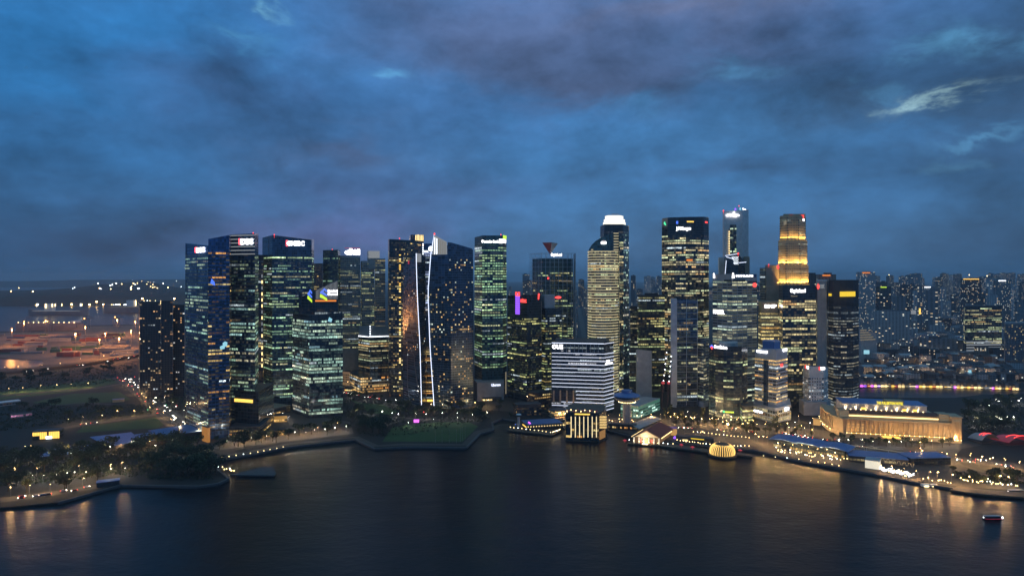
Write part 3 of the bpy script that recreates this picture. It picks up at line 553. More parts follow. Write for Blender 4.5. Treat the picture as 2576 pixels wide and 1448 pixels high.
T.vol([(1192, 1080), (1200, 1045), (1268, 1060), (1268, 1080)], 962, wall=C_GREY, rows=False, part='podium'); T.text(1, 'Ubersee', 1236, 1259, 964, 970.5, L_COOL)
T.panel('corner_light_column', 3, 1271, 1274, 935, 990, L_CREAM)
T = Tower('office_tower', 'black two-faced tower with a purple light bar and small red lettering near its top', 'office tower')
T.vol([(1277, 1080), (1325, 1040), (1362, 1060), (1340, 1130)], [743, 741, 741, 743], wall=G_BLACK, fl=4, bay=3.3, pal=YELP, lit=lambda k: .3 if k > 12 else .12, gain=.5, run=(1, 5), zr=(10, 128))
T.panel('purple_light_bar', 0, 1297, 1307.5, 738, 790, L_PURP)
for k in range(9): T.panel('bar_rung', 0, 1297, 1307.5, 743 + k*5.3, 744 + k*5.3, C_DARK, off=.9)
T.text(0, 'ntuc', 1310, 1324.5, 750, 761, L_RED, bold=.03); T.text(0, 'u', 1297, 1308, 734, 745, L_RED, off=1.0, bold=.05); T.panel('logo_light', 1, 1352, 1357, 738, 753, L_RED, shape=[(.2, 0), (.7, 0), (1, 1), (.3, 1)])
T = Tower('office_building', 'dark tower with a pale billboard roof and red oval light by the black two-faced tower', 'office building')
T.vol([(1362.5, 1075), (1372, 1062), (1413, 1075), (1408, 1130)], 775, wall=G_BLACK, fl=4, pal=YELP, lit=.4, gain=.5, run=(1, 5), zr=(10, 135)); T.vol([(1362.5, 1076), (1370, 1066), (1396, 1072), (1392, 1100)], 742, z0=zt(776, 1066), wall=C_PALE, rows=False, part='billboard'); T.panel('red_light', 1, 1396, 1412, 744.5, 751, L_RED, shape=[(.5+.5*math.cos(a*math.pi/6), .5+.5*math.sin(a*math.pi/6)) for a in range(12)])
T = Tower('office_tower', 'square tower in an open steel grid with a red and grey funnel on its roof', 'office tower')
T.vol([(1339, 1225), (1366, 1195), (1441, 1205), (1436, 1260)], 650, wall=G_TEAL, fl=4.2, bay=3.3, pal=YELP, lit=lambda k: .35, gain=.45, run=(1, 6), zr=(40, zt(680, 1200)), edges=[0, 1])
T.panel('lit_bay', 1, 1411, 1440, 705, 708, L_CREAM); T.text(1, 'CapitaLand', 1386, 1413, 637, 646, bold=.04)
pl = T.poly; GR = [wp(1333, 1225), wp(1362, 1188), wp(1448, 1199), wp(1443, 1262)]; zz = zt(636, 1190)
mb = MB()
for a, b in zip(GR, GR[1:] + GR[:1]):
    for k in range(8):
        t = k / 8; mb.bar((lerp(a[0], b[0], t), lerp(a[1], b[1], t), 60), (lerp(a[0], b[0], t), lerp(a[1], b[1], t), zz), .55)
    for z in range(int(zz), 100, -8): mb.bar((*a, z), (*b, z), .4)
mb.build('steel_grid', M_GRID, T.root)
mb = MB(); c = wp(1384, 1215); zl, zh = zt(640, 1210), zt(610, 1210)
tp = [(c[0]-14, c[1]-2, zh), (c[0]+2, c[1]-12, zh), (c[0]+14, c[1]+2, zh-1), (c[0]-2, c[1]+12, zh)]; mb.add(tp + [(c[0], c[1]-1, zl)], [(0, 4, 1)]); mb.build('funnel_face', glow('funnel red glow', (.30, .02, .03), .12), T.root)  # red face emits its own colour, a painted glow with no lamp
mb = MB(); mb.add(tp + [(c[0], c[1]-1, zl)], [(1, 4, 2), (2, 4, 3), (3, 4, 0), (0, 1, 2, 3)]); mb.build('funnel_face', C_GREY, T.root)
T.panel('red_light', 1, 1377, 1381, 697, 702, L_RED)
# the banded curved tower and the black tower behind it
arc = [(1479 + 78 * (1 - math.cos(math.pi * k / 9)) / 2 * 1.0, 1095 - 32 * math.sin(math.pi * k / 9) ** .7) for k in range(10)]
arc[-1] = (1557, 1078)
T = Tower('office_tower', 'rounded office tower wrapped in glowing cream floor bands, its top curving down to the left', 'office tower')
tops = [631, 627, 616, 606, 598, 593, 589, 585, 584, 584]
T.vol(arc + [(1557, 1125), (1482, 1125)], tops + [584, 631], wall=G_TEAL, fl=4.3, bay=2.6, wh=.5, gap=.15, pal=YELP, lit=lambda k: .42, gain=.50, run=(1, 5), zr=(6, zt(632, 1085)))
T.bands('floor_band', 6, zt(632, 1085), 4.3, 1.35, L_BAND, .7, edges=list(range(9)))
for k in range(7):
    z = zt(632, 1085) + 3 + k*4.3; y = YH - (z - H) * F / 1078; xl = 1481 + [6, 12, 19, 28, 38, 52, 62][k]
    mb = MB(); p, u, n = (wp(xl, 1070)), (1, 0), (0, -1); panel('floor_band', p, u, n, xl, 1556, y, y + 2, L_BAND, T.root, .7)
T.text(3, 'ocean', 1512, 1525, 607, 614, bold=.06, off=1.2); T.beacon(1519, 604, 1064)
T.vol([(1557.5, 1082), (1568, 1086), (1568, 1125), (1558, 1125)], 600, wall=G_TEAL, fl=4.3, bay=2.6, pal=YELP, lit=.35, gain=.45, part='side_wing')
T = Tower('office_tower', 'black octagonal tower with a stepped white glowing crown, the tallest behind the cream banded tower', 'office tower')
oct_ = [(1510, 1185), (1520, 1160), (1568, 1160), (1582, 1185), (1580, 1230), (1514, 1230)]
T.vol(oct_, [569, 564, 564, 569, 569, 569], wall=G_BLACK, fl=4.2, bay=3, pal=GRN, lit=.22, gain=.5, run=(1, 4), zr=(20, zt(575, 1160)))
for j, (x0, x1, y0, y1) in enumerate(((1517, 1574, 557, 563.5), (1519, 1572, 550, 556.5), (1522, 1568, 541.5, 549.5))):
    T.vol([(x0, 1185), (x0+8, 1164 + j*3), (x1-8, 1164 + j*3), (x1, 1185), (x1-2, 1215), (x0+2, 1215)], y0, z0=zt(y1 if j else 565, 1164), wall=L_CROWN, rows=False, part='lit_crown')
    T.lv = T.lv
mb = MB(); a, b = wp(1538, 1185), wp(1556, 1185); mb.bar((*a, zt(538.5, 1185)), (*b, zt(538.5, 1185)), 1); mb.bar((*wp(1542, 1185), zt(542, 1185)), (*wp(1542, 1185), zt(538.5, 1185)), .6); mb.build('roof_crane', METAL, T.root)
T.panel('yellow_light', 2, 1577.5, 1581.5, 568, 579, L_YEL)
T = Tower('office_building', 'windowless pale grey concrete slab behind the mushroom-shaped lookout tower', 'building')
T.vol([(1600, 1075), (1602, 1060), (1639, 1060), (1640, 1090)], [880, 878, 882, 882], wall=C_LIGHT, rows=False, part='wall'); T.vol([(1583, 1095), (1584, 1075), (1599.5, 1075), (1600, 1100)], 880, wall=C_DARK, pal=OFF, lit=.15, bay=4)
T = Tower('office_building', 'long dark office block with wide yellow lit floors left of the dark convex tower', 'office building')
T.vol([(1604, 1150), (1606, 1125), (1672, 1130), (1672, 1170)], 742, wall=C_DARK, fl=4.2, bay=4, pal=YELP, lit=.35, gain=.5, run=(4, 12)); T.roofbox(.5, 3)
T = Tower('office_building', 'dark block with sparse windows behind the pale concrete slab', 'building')
T.vol([(1584, 1240), (1586, 1225), (1606, 1225), (1606, 1260)], 770, wall=C_DARK, pal=OFF, lit=.12)
conv = [(1665, 1140), (1680, 1125), (1700, 1116), (1725, 1112), (1750, 1114), (1770, 1122), (1783, 1138)]
T = Tower('office_tower', 'wide dark convex tower with yellow lit floors and white lettering high on its front', 'office tower')
T.vol(conv + [(1776, 1190), (1672, 1190)], [552, 550, 549, 548, 547.5, 547.5, 548, 548, 552], wall=G_BLACK, fl=4.2, bay=2.8, pal=YELP, lit=lambda k: .62 if k % 9 else .15, gain=.50, run=(2, 9), zr=(30, zt(590, 1112)))
p3 = T.poly; T.text(2, 'J.P.Morgan', 1701, 1738, 570, 581, bold=.03)
T.panel('green_light', 0, 1670, 1676, 557, 567, L_GREEN, shape=[(0, .6), (.4, 1), (1, .1), (.6, 0)]); T.panel('blue_light', 2, 1701, 1706, 556, 563, L_BLUE); T.panel('red_light', 5, 1774, 1779, 557, 561, L_RED); T.panel('lit_room', 3, 1728, 1745, 556, 559, L_GOLD); T.panel('restaurant_light', 3, 1727, 1742, 652, 656, L_ORNG)
T.vol([(1666, 1142), (1681, 1127), (1725, 1114), (1770, 1124), (1782, 1140), (1776, 1180), (1673, 1180)], [549.5, 547, 545.5, 545, 546, 546, 549], z0=zt(549, 1112)-4, wall=G_BLACK, rows=False, part='parapet')
T = Tower('office_tower', 'grey stone tower with a recessed dark window strip, white roof sign and coloured beacons', 'office tower')
T.vol([(1818, 1200), (1821, 1180), (1867, 1180), (1883, 1200), (1880, 1250), (1820, 1250)], [532, 531, 530, 527, 527, 532], wall=M_CLAD, fl=4.2, rows=False)
T.vol([(1836, 1182), (1837, 1178.6), (1852, 1178.6), (1853, 1182)], 565, z0=90, wall=G_BLACK, fl=4.2, bay=2.4, pal=OFF, lit=.22, gain=.5, run=(1, 4), part='window_strip', wh=.6)
for k in range(22): T.panel('corner_window', 1, 1833.4, 1835, 575 + k*6, 578.5 + k*6, L_WARM if R.random() < .65 else C_DARK)
for k in range(26): T.panel('corner_window', 2, 1874, 1877, 570 + k*6, 573 + k*6, G_BLACK)
T.text(1, 'singa', 1827, 1860, 538, 545, bold=.08); T.panel('roof_sign', 1, 1845, 1848, 532, 541, L_SIGN, off=.7); T.panel('roof_sign', 2, 1868, 1882, 527, 530, L_SIGN, shape=[(0, 0), (.6, -.2), (1, -1.2), (1, 1), (.5, 1.2), (0, 1)]); T.panel('roof_sign', 2, 1877.5, 1882.5, 533, 543, L_SIGN, shape=[(.3, 1), (.7, 1), (1, .2), (.6, 0), (0, .1)])
T.beacon(1850, 526, 1182, L_PURP, 1.7); T.beacon(1862, 525, 1185, L_CYAN, 1.8); T.beacon(1820, 530, 1182, L_RED, 1.2); T.beacon(1859, 518, 1190, L_RED, .9)
mb = MB(); mb.bar((*wp(1859, 1190), zt(530, 1190)), (*wp(1859, 1190), zt(518, 1190)), .4); mb.build('mast', METAL, T.root)
T.vol([(1807, 1180), (1809, 1165), (1822, 1165), (1822, 1185)], 647, wall=M_CLAD, rows=False, part='side_wing'); T.vol([(1872, 1165), (1884, 1168), (1886, 1190), (1872, 1190)], 645, wall=C_BROWN, rows=False, part='side_wing')
T = Tower('office_building', 'black roof block outlined by two slanting white light lines and a chequer of white dots', 'office building')
T.vol([(1822, 1150), (1827, 1120), (1856, 1120), (1874, 1135), (1870, 1160)], [641, 643, 636, 660, 660], wall=G_BLACK, rows=False)
mb = MB(); mb.bar((*wp(1824, 1117), zt(643, 1117)), (*wp(1856, 1117), zt(638, 1117)), .8); mb.bar((*wp(1827, 1116.5), zt(646, 1116)), (*wp(1846, 1116.5), zt(651, 1116)), .8); mb.bar((*wp(1846, 1117), zt(662, 1117)), (*wp(1877, 1130), zt(659, 1130)), .8); mb.bar((*wp(1827, 1117), zt(655, 1117)), (*wp(1824, 1117), zt(690, 1117)), .6); mb.build('light_line', L_COOL, T.root)
T.beacon(1857, 637.5, 1116, L_RED, 1.4)
for j in range(7):
    for k in range(6):
        x, y = 1841.5 + k*3 + (j % 2)*1.5, 646 + j*3
        if x - 1841 > (j*1.6 if j < 5 else (j-4)*3) and x < 1858: T.panel('dot_light', 1, x-.6, x+.6, y-.6, y+.6, L_WHITE)
T = Tower('office_tower', 'grey stone tower with white roof signs, a red round sign and wide yellow windows', 'office tower')
T.vol([(1793, 1035), (1842, 1000), (1904, 1025), (1895, 1090), (1800, 1090)], [690, 688, 689, 689, 690], wall=C_GREY, fl=4.2, bay=7, wh=.5, gap=.10, pal=[((1, .80, .42), 4), ((.95, .95, .6), 2)], lit=lambda k: .42, gain=.62, run=(1, 3), zr=(4, zt(705, 1005)))
T.bands('floor_band', 4, zt(705, 1005), 4.2, .6, C_GREY, .35)
T.panel('sign_board', 1, 1846, 1902, 690, 697, G_BLUE, off=.1); T.text(1, 'MANULIFE', 1851, 1894, 691.5, 696, bold=.03); T.panel('sign_emblem', 1, 1840.5, 1848, 686, 699, L_SIGN, shape=[(.1, 0), (.35, 0), (.5, .6), (.65, 0), (.9, 0), (.6, 1), (.3, 1)]); T.panel('sign_emblem', 0, 1794, 1799, 687, 699, L_SIGN, shape=[(.1, 0), (.4, 0), (.5, .6), (.6, 0), (.9, 0), (.6, 1), (.3, 1)])
T.panel('dark_louvre', 0, 1822, 1840, 703, 708, G_BLACK); T.panel('dark_louvre', 1, 1844, 1874, 702, 708, G_BLACK)
T.panel('red_round_sign', 1, 1893.5, 1903, 711, 722, L_RED, off=.6, shape=[(.5+.5*math.cos(a*math.pi/8), .5+.5*math.sin(a*math.pi/8)) for a in range(16)]); T.text(0, 'HAGEL', 1795, 1822, 779, 789, bold=.03)
T = Tower('office_tower', 'plain brown windowless stone slab tower left of the floodlit stepped tower', 'tower')
T.vol([(1925, 1130), (1927, 1100), (1961, 1105), (1960, 1150)], [667, 666, 667, 667], wall=C_BROWN, rows=False, part='wall'); T.vol([(1911, 1140), (1912, 1120), (1925, 1110), (1925, 1150)], 673, wall=C_GREY, bay=2, pal=OFF, lit=.1, gain=.3); T.panel('red_light', 1, 1955, 1960, 667, 676, L_RED); T.beacon(1934, 665, 1100)
# floodlit stepped tower
T = Tower('office_tower', 'stepped stone tower floodlit in gold from its ledges, two red emblems at its top', 'office tower')
def octo(x0, x1, D, c=.28, th=45): w = x1 - x0; return [(x0, D+16), (x0 + w*c, D), (x1 - w*c*.9, D), (x1, D+16), (x1-1, D+th), (x0+1, D+th)]
wkw = dict(wall=C_WARM, fl=4.0, bay=3.2, wh=.45, gap=.5, pal=OFF, lit=.10, gain=.4, run=(1, 2))
T.vol(octo(1955, 2034, 1092), 668, **wkw); T.vol(octo(1957.5, 2031, 1096), 604, z0=zt(667, 1092), **wkw); T.vol(octo(1961.5, 2027, 1102, .3), 541, z0=zt(604, 1096), **wkw)
T.vol([(1970, 1120), (1972, 1112), (2026, 1112), (2026, 1130)], 538, z0=zt(545, 1100), wall=C_WARM, rows=False, part='roof_parapet')
for x0 in (1987, 2029 - 9): T.panel('red_emblem', 1, min(x0, 2015), min(x0, 2015) + 7, 541, 549, L_RED); T.panel('sign_letter_block', 1, min(x0, 2015) - 1, min(x0, 2015) + 8, 550.5, 556, L_SIGN)
T.panel('lit_balcony', 0, 1970, 1979, 556, 566, L_CREAM); T.panel('lit_balcony', 1, 2008, 2019, 559, 565, L_WARM)
def spot(loc, tgt, e, col=(1, .68, .22), ang=70, blend=.6, r=.6):
    l = bpy.data.lights.new('flood_or_wash_spot', 'SPOT'); l.energy = e; l.color = col; l.spot_size = math.radians(ang); l.spot_blend = blend; l.shadow_soft_size = r
    o = bpy.data.objects.new('flood_or_wash_spot', l); COL.objects.link(o); o.location = loc
    o.rotation_euler = (Vector(tgt) - Vector(loc)).to_track_quat('-Z', 'Y').to_euler(); return o
def ledge_lamp(x, y, D, e, h, parent, out=3.0):
    e *= 3.2
    X, Y = wp(x, D); z = zt(y, D); k = 1 - out / D
    mb = MB(); mb.box((X*k, Y*k), (1, 0), .6, .5, z - .6, z); mb.build('floodlight_lamp', L_GOLD, parent); spot((X*k, Y*k - .2, z + .3), (X, Y + 1.5, z + h), e)
def tier_lamps(poly, z, e, h, step=5.5, off=2.0):
    for i in (0, 1, 2):
        a, b = poly[i], poly[i+1]; L = math.hypot(b[0]-a[0], b[1]-a[1]); ux, uy = (b[0]-a[0])/L, (b[1]-a[1])/L; k = max(1, round(L/step))
        for j in range(k):
            t = (j+.5)/k*L; p = (a[0]+ux*t+uy*off, a[1]+uy*t-ux*off); q = (a[0]+ux*t-uy*1.2, a[1]+uy*t+ux*1.2)
            mb = MB(); mb.box(p, (ux, uy), .7, .4, z-.5, z); mb.build('floodlight_lamp', L_GOLD, T.root); spot((*p, z+.2), (*q, z+h), e*R.uniform(.5, 1.3), (1, .60, .14), 80)
tier_lamps([wp(*q) for q in octo(1955, 2034, 1092)], zt(715, 1092), 60000, 26); tier_lamps([wp(*q) for q in octo(1957.5, 2031, 1096)], zt(666, 1093), 56000, 26); tier_lamps([wp(*q) for q in octo(1961.5, 2027, 1102, .3)], zt(603, 1098), 22000, 20, 6)
T = Tower('office_tower', 'black glass tower with white script lettering and many broken rows of yellow windows', 'office tower')
T.vol([(1959.5, 1020), (1969, 985), (2052, 990), (2052, 1045), (1962, 1045)], [718, 716, 716, 716, 718], wall=G_BLACK, fl=4.2, bay=3.3, pal=YELP, lit=lambda k: .45 if k % 8 else .08, gain=.55, run=(1, 6), zr=(6, zt(748, 990)))
T.text(1, 'CapitaLand', 1988, 2026, 726, 738, bold=.03); T.text(1, 'Sgne', 1989, 2006, 742, 747, L_CREAM)
T = Tower('office_building', 'brown office block with amber windows in wide bays and two small white roof signs', 'office building')
T.vol([(1908, 1055), (1916, 1030), (1957, 1030), (1970, 1040), (1968, 1080), (1912, 1080)], 759, wall=C_BROWN, fl=5.0, bay=7, wh=.5, gap=.08, pal=WRM, lit=.75, gain=.6, run=(2, 4), zr=(30, zt(780, 1030)))
T.text(1, 'BNP', 1924, 1953, 766, 774, bold=.04); T.panel('sign_emblem', 2, 1958.5, 1968.5, 765, 774, L_WARM)
T = Tower('office_tower', 'pale ribbed concrete shaft with a red emblem, joined to the dark curved tower', 'office tower')
T.vol([(2053, 1025), (2055, 1000), (2079, 1000), (2083, 1010), (2082, 1050)], [706, 703, 703, 703, 703], wall=M_CLAD, rows=False, part='wall')
for k in range(7): T.panel('rib', 1, 2056 + k*3.3, 2057.4 + k*3.3, 706, 985, C_GREY)
T.panel('red_emblem', 1, 2055, 2061, 714, 727, L_RED, shape=[(.5+.5*math.cos(a*math.pi/6), .5+.5*math.sin(a*math.pi/6)) for a in range(12)], off=.9); T.text(1, 'OCBC', 2062, 2074, 715, 725, L_DIM, off=.9)
dk = [(2084, 1000), (2097, 985), (2115, 979), (2130, 978), (2146, 983), (2160, 998)]
T = Tower('office_tower', 'dark curved tower with a plain yellow sign band on its blank top', 'office tower')
T.vol(dk + [(2155, 1050), (2088, 1050)], 704, wall=C_DARK, fl=4.2, bay=2.8, pal=[((.85, .80, .42), 3), ((.6, .65, .40), 2)], lit=lambda k: .72 if k < 9 else .45, gain=.30, run=(4, 14), zr=(4, zt(765, 980)))
T.bands('floor_band', 4, zt(765, 980), 4.2, .8, C_DARK, .6, edges=list(range(5)))
T.panel('yellow_sign', 3, 2112.5, 2151, 733, 745.5, L_YEL, th=.6, off=1.6); T.panel('yellow_sign', 0, 2085, 2092, 738, 744, L_YEL, off=.8)
# front row on the right
T = Tower('office_tower', 'blue grey tower gridded by pale lines, a lower wing stepping down on its right', 'office tower')
T.vol([(1688, 1030), (1702, 1000), (1755, 1005), (1750, 1060)], [752, 752, 754, 754], wall=G_NAVY, fl=4.3, bay=4, pal=YELP, lit=.16, gain=.45, run=(1, 5), edges=[1], zr=(8, None)); T.bands('grid_band', 8, zt(756, 1004), 8.6, .5, M_GRID, .3, edges=[1])
for x in (1702.5, 1727, 1754): T.panel('grid_post', 1, x - .5, x + .5, 752, 1018, M_GRID, off=.35)
T.vol([(1687, 1036), (1688, 1001), (1702, 997), (1702, 1030)], 752, wall=M_GRID, rows=False, part='stair_shaft')
T.vol([(1755.5, 1010), (1770, 998), (1783, 1012), (1780, 1060)], [849, 850, 849, 849], wall=G_NAVY, fl=4.3, bay=3, pal=YELP, lit=.30, gain=.45, run=(1, 5), zr=(8, None), part='lower_wing'); T.bands('grid_band', 8, zt(852, 1000), 4.3, .5, M_GRID, .35)
T.vol([(1757, 1006), (1770, 996), (1782, 1008), (1780, 1015)], 1012, wall=M_GRID, rows=False, part='entrance_box'); T.panel('entrance_sign', 0, 1764, 1770, 1033, 1037, L_RED)
cv = [(1784, 915), (1800, 900), (1820, 890), (1845, 886), (1866, 890), (1880, 903)]
T = Tower('office_tower', 'black curved office block above the trees, its white roof sign tipped blue and red', 'office building')
T.vol(cv + [(1875, 945), (1790, 945)], [874, 873, 872, 871, 872, 874, 874, 874], wall=G_BLACK, fl=4.1, bay=2.8, pal=YELP, lit=lambda k: .17 if k % 6 else .8, gain=.45, run=(3, 12), zr=(6, zt(880, 890)))
p, u, n = T.plane(1, .4); lettering('sign_lettering', 'GreatEastern', p, u, n, 1797, 1829, 868.5, 876.5, L_SIGN, T.root, .05); T.panel('sign_emblem', 0, 1786, 1796, 866, 877, L_BLUE, shape=[(.5, 0), (1, .5), (.5, 1), (0, .5)]); T.panel('sign_emblem', 0, 1788, 1794, 870, 878, L_RED, shape=[(.5, 0), (1, .5), (.5, 1), (0, .5)], off=.9)
T.panel('yellow_lettering_strip', 2, 1824, 1846, 1034, 1037.5, L_LIME); T.panel('green_logo', 1, 1819, 1823, 1032, 1037, L_GREEN)
T.roofbox(.5, 3, C_GREY)
T.vol([(1862, 890), (1868, 868), (1896, 872), (1896, 900)], 1022, wall=G_BLACK, fl=4.1, bay=3, pal=YELP, lit=.6, gain=.5, run=(3, 7), part='annex', zr=(2, None))
T = Tower('office_tower', 'grey blue tower with amber windows on two faces and a plant box on its roof', 'office tower')
T.vol([(1899, 925), (1953, 895), (1981, 920), (1970, 960), (1905, 960)], [877, 878, 876, 876, 877], wall=M_GRID, fl=4.2, bay=5.5, wh=.45, gap=.08, pal=WRM, lit=.6, gain=.62, run=(1, 4), zr=(24, zt(900, 905)))
T.roofbox(.55, 8, ROOFB); T.panel('recess_shade_panel', 0, 1921, 1932, 905, 1030, G_NAVY, off=.5); T.text(0, 'wsment', 1903, 1930, 880, 887, bold=.06); T.panel('roof_sign', 1, 1970, 1979, 876, 883, L_SIGN); T.panel('red_light', 1, 1964, 1969, 914, 922, L_RED)  # flat dark panel laid on the face to read as a shaded recess
T.vol([(1894, 925), (1950, 888), (1990, 912), (1986, 960), (1898, 960)], 1026, wall=M_GRID, fl=5, bay=4, wh=.6, pal=WRM, lit=.8, gain=.6, part='podium'); T.text(0, 'maybem', 1897, 1918, 1031, 1038, L_SIGN, bold=.06); T.panel('podium_sign', 1, 1974, 1984, 1024, 1032, L_SIGN)
T = Tower('hotel_tower', 'small pale stone tower with two red tipped signs beside the gold lit colonnaded building', 'office building')
T.vol([(2020, 965), (2035, 945), (2072, 945), (2083, 960), (2080, 990), (2024, 990)], [920, 920, 922, 924, 924, 920], wall=M_CLAD, fl=4, bay=4, wh=.5, gap=.55, pal=[((1, .95, .75), 1)], lit=.22, gain=.4, run=(1, 2), zr=(10, zt(945, 950)))
for i, x in ((0, 2026), (1, 2060)): T.panel('red_sign_tip', i, x, x + 3.5, 918.5 if i == 0 else 922, 926 if i == 0 else 930, L_RED); T.panel('sign_letter_block', i, x + 4, x + (8 if i == 0 else 15), 920 if i == 0 else 923, 926.5 if i == 0 else 929, L_SIGN)
T.vol([(2010, 965), (2022, 940), (2080, 940), (2090, 960)], 1010, wall=C_PALE, rows=False, part='podium')
# ------------------------------------------------------------------ waterfront buildings
def axis(p, q): l = math.hypot(q[0]-p[0], q[1]-p[1]); return ((q[0]-p[0])/l, (q[1]-p[1])/l), l
def quad(p, u, w, d):                                     # plan rectangle: front-left corner, axis along the front, width, depth
    v = (-u[1], u[0]); return [p, (p[0]+u[0]*w, p[1]+u[1]*w), (p[0]+u[0]*w+v[0]*d, p[1]+u[1]*w+v[1]*d), (p[0]+v[0]*d, p[1]+v[1]*d)]
def low(name, label, cat, x0, y0, x1, y1, depth, h, wall=C_GREY, roof=ROOFD, pal=WRM, lit=.5, gain=.6, fl=4.0, bay=3.5, wh=.5, mode='run', run=(2, 5), eave=.4, z0=0.0):
    """low building standing on the ground line from image point (x0,y0) to (x1,y1)"""
    p, q = gp(x0, y0), gp(x1, y1); u, w = axis(p, q); T = Tower(name, label, cat)
    poly = quad(p, u, w, depth); T.root = thing(name, label, cat, loc=((poly[0][0]+poly[2][0])/2, (poly[0][1]+poly[2][1])/2, z0))
    mb = MB(); mb.prism(poly, z0, z0+h); mb.build('wall', wall, T.root); T.poly = poly; T.tops = [z0+h]*4; T.lv = [(z0, poly)]
    mb = MB(); mb.prism(inset(poly, -eave), z0+h+.003, z0+h+.6, bottom=True); mb.build('roof', roof, T.root)
    z = z0 + .6
    while z + fl*.9 < z0 + h and lit > 0:
        m2 = MB(); row_cells(m2, poly, poly, z+fl*(1-wh)/2, z+fl*(1+wh)/2, bay, .2, pal, lit, gain, run, mode=mode); m2.build('window_row', [WIN, wall], T.root); z += fl
    T.u, T.w, T.p = u, w, p
    return T
# the long colonnaded building, floodlit in gold
T = Tower('colonnaded_hotel', 'long stone colonnaded building glowing gold from rows of uplights, green lettering on its roof', 'hotel')
FL, FR = wp(2120, 812), wp(2396, 784); fu, fw = axis(FL, FR); fv = (-fu[1], fu[0])
def fp(s, d): return (FL[0]+fu[0]*s+fv[0]*d, FL[1]+fu[1]*s+fv[1]*d)
lw = [wp(2066, 905), wp(2068, 880), wp(2078, 856), wp(2094, 832)]
body = lw + [fp(0, 0), fp(fw, 0), fp(fw+1, 60), fp(10, 75)]
T.root = thing(*T.a, loc=(*fp(fw/2, 30), 0)); FH = T.root
def fprism(name, poly, z0, z1, m): mb = MB(); mb.prism(poly, z0, z1, bottom=True); return mb.build(name, m, FH)
fprism('podium', body, 0, 5.5, C_WARM); fprism('wall', inset(body, .8), 5.5, 21, C_WARM); fprism('cornice', inset(body, -.8), 21, 22.6, C_WARM)
t2 = [fp(2, 8), fp(fw-10, 8), fp(fw-10, 50), fp(2, 60)]; fprism('attic_wall', t2, 22.6, 27.5, C_WARM)
T.poly = t2; mb = MB(); mb.box(fp(fw/2-4, 7.3), fu, fw/2-8, .3, 24.2, 25.6); mb.build('attic_light_band', glow('attic light', (1, .74, .32), 2.2), FH)
mb = MB(); a = [fp(1, 6.5), fp(fw-9, 6.5), fp(fw-9, 14), fp(1, 14)]; vs = [(*a[0], 27.5), (*a[1], 27.5), (*a[2], 31), (*a[3], 31), (*a[3], 27.4), (*a[2], 27.4)]; mb.add(vs, [(0, 1, 2, 3), (0, 3, 4), (1, 5, 2), (0, 4, 5, 1), (2, 5, 4, 3)]); mb.build('tiled_roof', TILE2, FH)
t3 = [fp(3, 14.2), fp(fw-22, 14.2), fp(fw-22, 48), fp(3, 52)]; fprism('upper_wall', t3, 27.6, 38, C_PALE); fprism('flat_roof', inset(t3, -.8), 38, 38.8, ROOFB)
fprism('roof_lantern', [fp(52, 22), fp(72, 22), fp(72, 34), fp(52, 34)], 38.8, 42, C_WARM)
mb = MB(); mb.box(fp(62, 21.8), fu, 8, .2, 40.2, 41.2); mb.build('lantern_light', L_CREAM, FH)
for s0, d0 in ((-3, 6), (fw-12, 6)):
    fprism('corner_pavilion', [fp(s0, d0), fp(s0+11, d0), fp(s0+11, d0+16), fp(s0, d0+16)], 22.6, 31, C_WARM)
    mb = MB(); mb.box(fp(s0+5.5, d0-.2), fu, 4.4, .2, 24, 25.5); mb.box(fp(s0+5.5, d0-.2), fu, 4.4, .2, 27.5, 28.8); mb.build('pavilion_light', L_CREAM, FH)
fprism('corner_block', [fp(fw-1, -1.5), fp(fw+9, -1.5), fp(fw+9, 20), fp(fw-1, 20)], 0, 29, C_WARM)
for k in range(3):
    c = fp(fw + .8 + k*3.4, -2.0); mb = MB(); mb.cyl(c, .8, .7, 5.9, 24, 10); mb.build('column', C_WARM, FH); l = (c[0]-fv[0]*1.9, c[1]-fv[1]*1.9); spot((*l, 4.5), (c[0]+fv[0]*1.5, c[1]+fv[1]*1.5, 18), 5000, (1, .47, .10), 80, .9, .3)
    mb = MB(); mb.box(l, fu, .35, .3, 3.8, 4.4); mb.build('uplight', LAMP_DOT, FH)
fprism('corner_cornice', [fp(fw-2, -2.5), fp(fw+10, -2.5), fp(fw+10, 21), fp(fw-2, 21)], 29, 30.2, C_WARM); mb = MB(); mb.box(fp(fw+4, -1.8), fu, 3.6, .2, 25.5, 26.8); mb.build('pavilion_light', L_CREAM, FH)
ncol = 22
for k in range(ncol):
    s = 4 + (fw-8) * k / (ncol-1); c = fp(s, -.5)
    mb = MB(); mb.cyl(c, .9, .75, 5.9, 20.2, 10); mb.cyl(c, 1.2, 1.2, 5.5, 6.0, 8); mb.build('column', C_WARM, FH)
    if k < ncol - 1:
        b = fp(s + (fw-8)/(ncol-1)/2, .68)
        mb = MB()
        for z in (8, 11.5, 15): mb.box(b, fu, 1.2, .06, z, z+2)
        mb.build('window', glow('amber window', (1, .55, .18), .6), FH)
        mb = MB(); mb.box(fp(s + (fw-8)/(ncol-1)/2, -.9), fu, 1.8, .25, 5.52, 5.95); mb.build('ledge_light', L_GOLD if k % 3 else L_WARM, FH)
    l = fp(s, -2.6); spot((*l, 6.4), (*fp(s, .6), 17), 4200, (1, .47, .10), 66, .9, .3); wash_pos = fp(s + (fw-8)/(ncol-1)/2, -4.2); spot((*wash_pos, 6.6), (*fp(s + (fw-8)/(ncol-1)/2, 1), 15), 700, (1, .48, .11), 100, .9, .4)  # second spot is an added wash lamp without fixture, evening out the wall
    mb = MB(); mb.box(l, fu, .35, .3, 5.9, 6.3); mb.build('uplight', LAMP_DOT, FH)
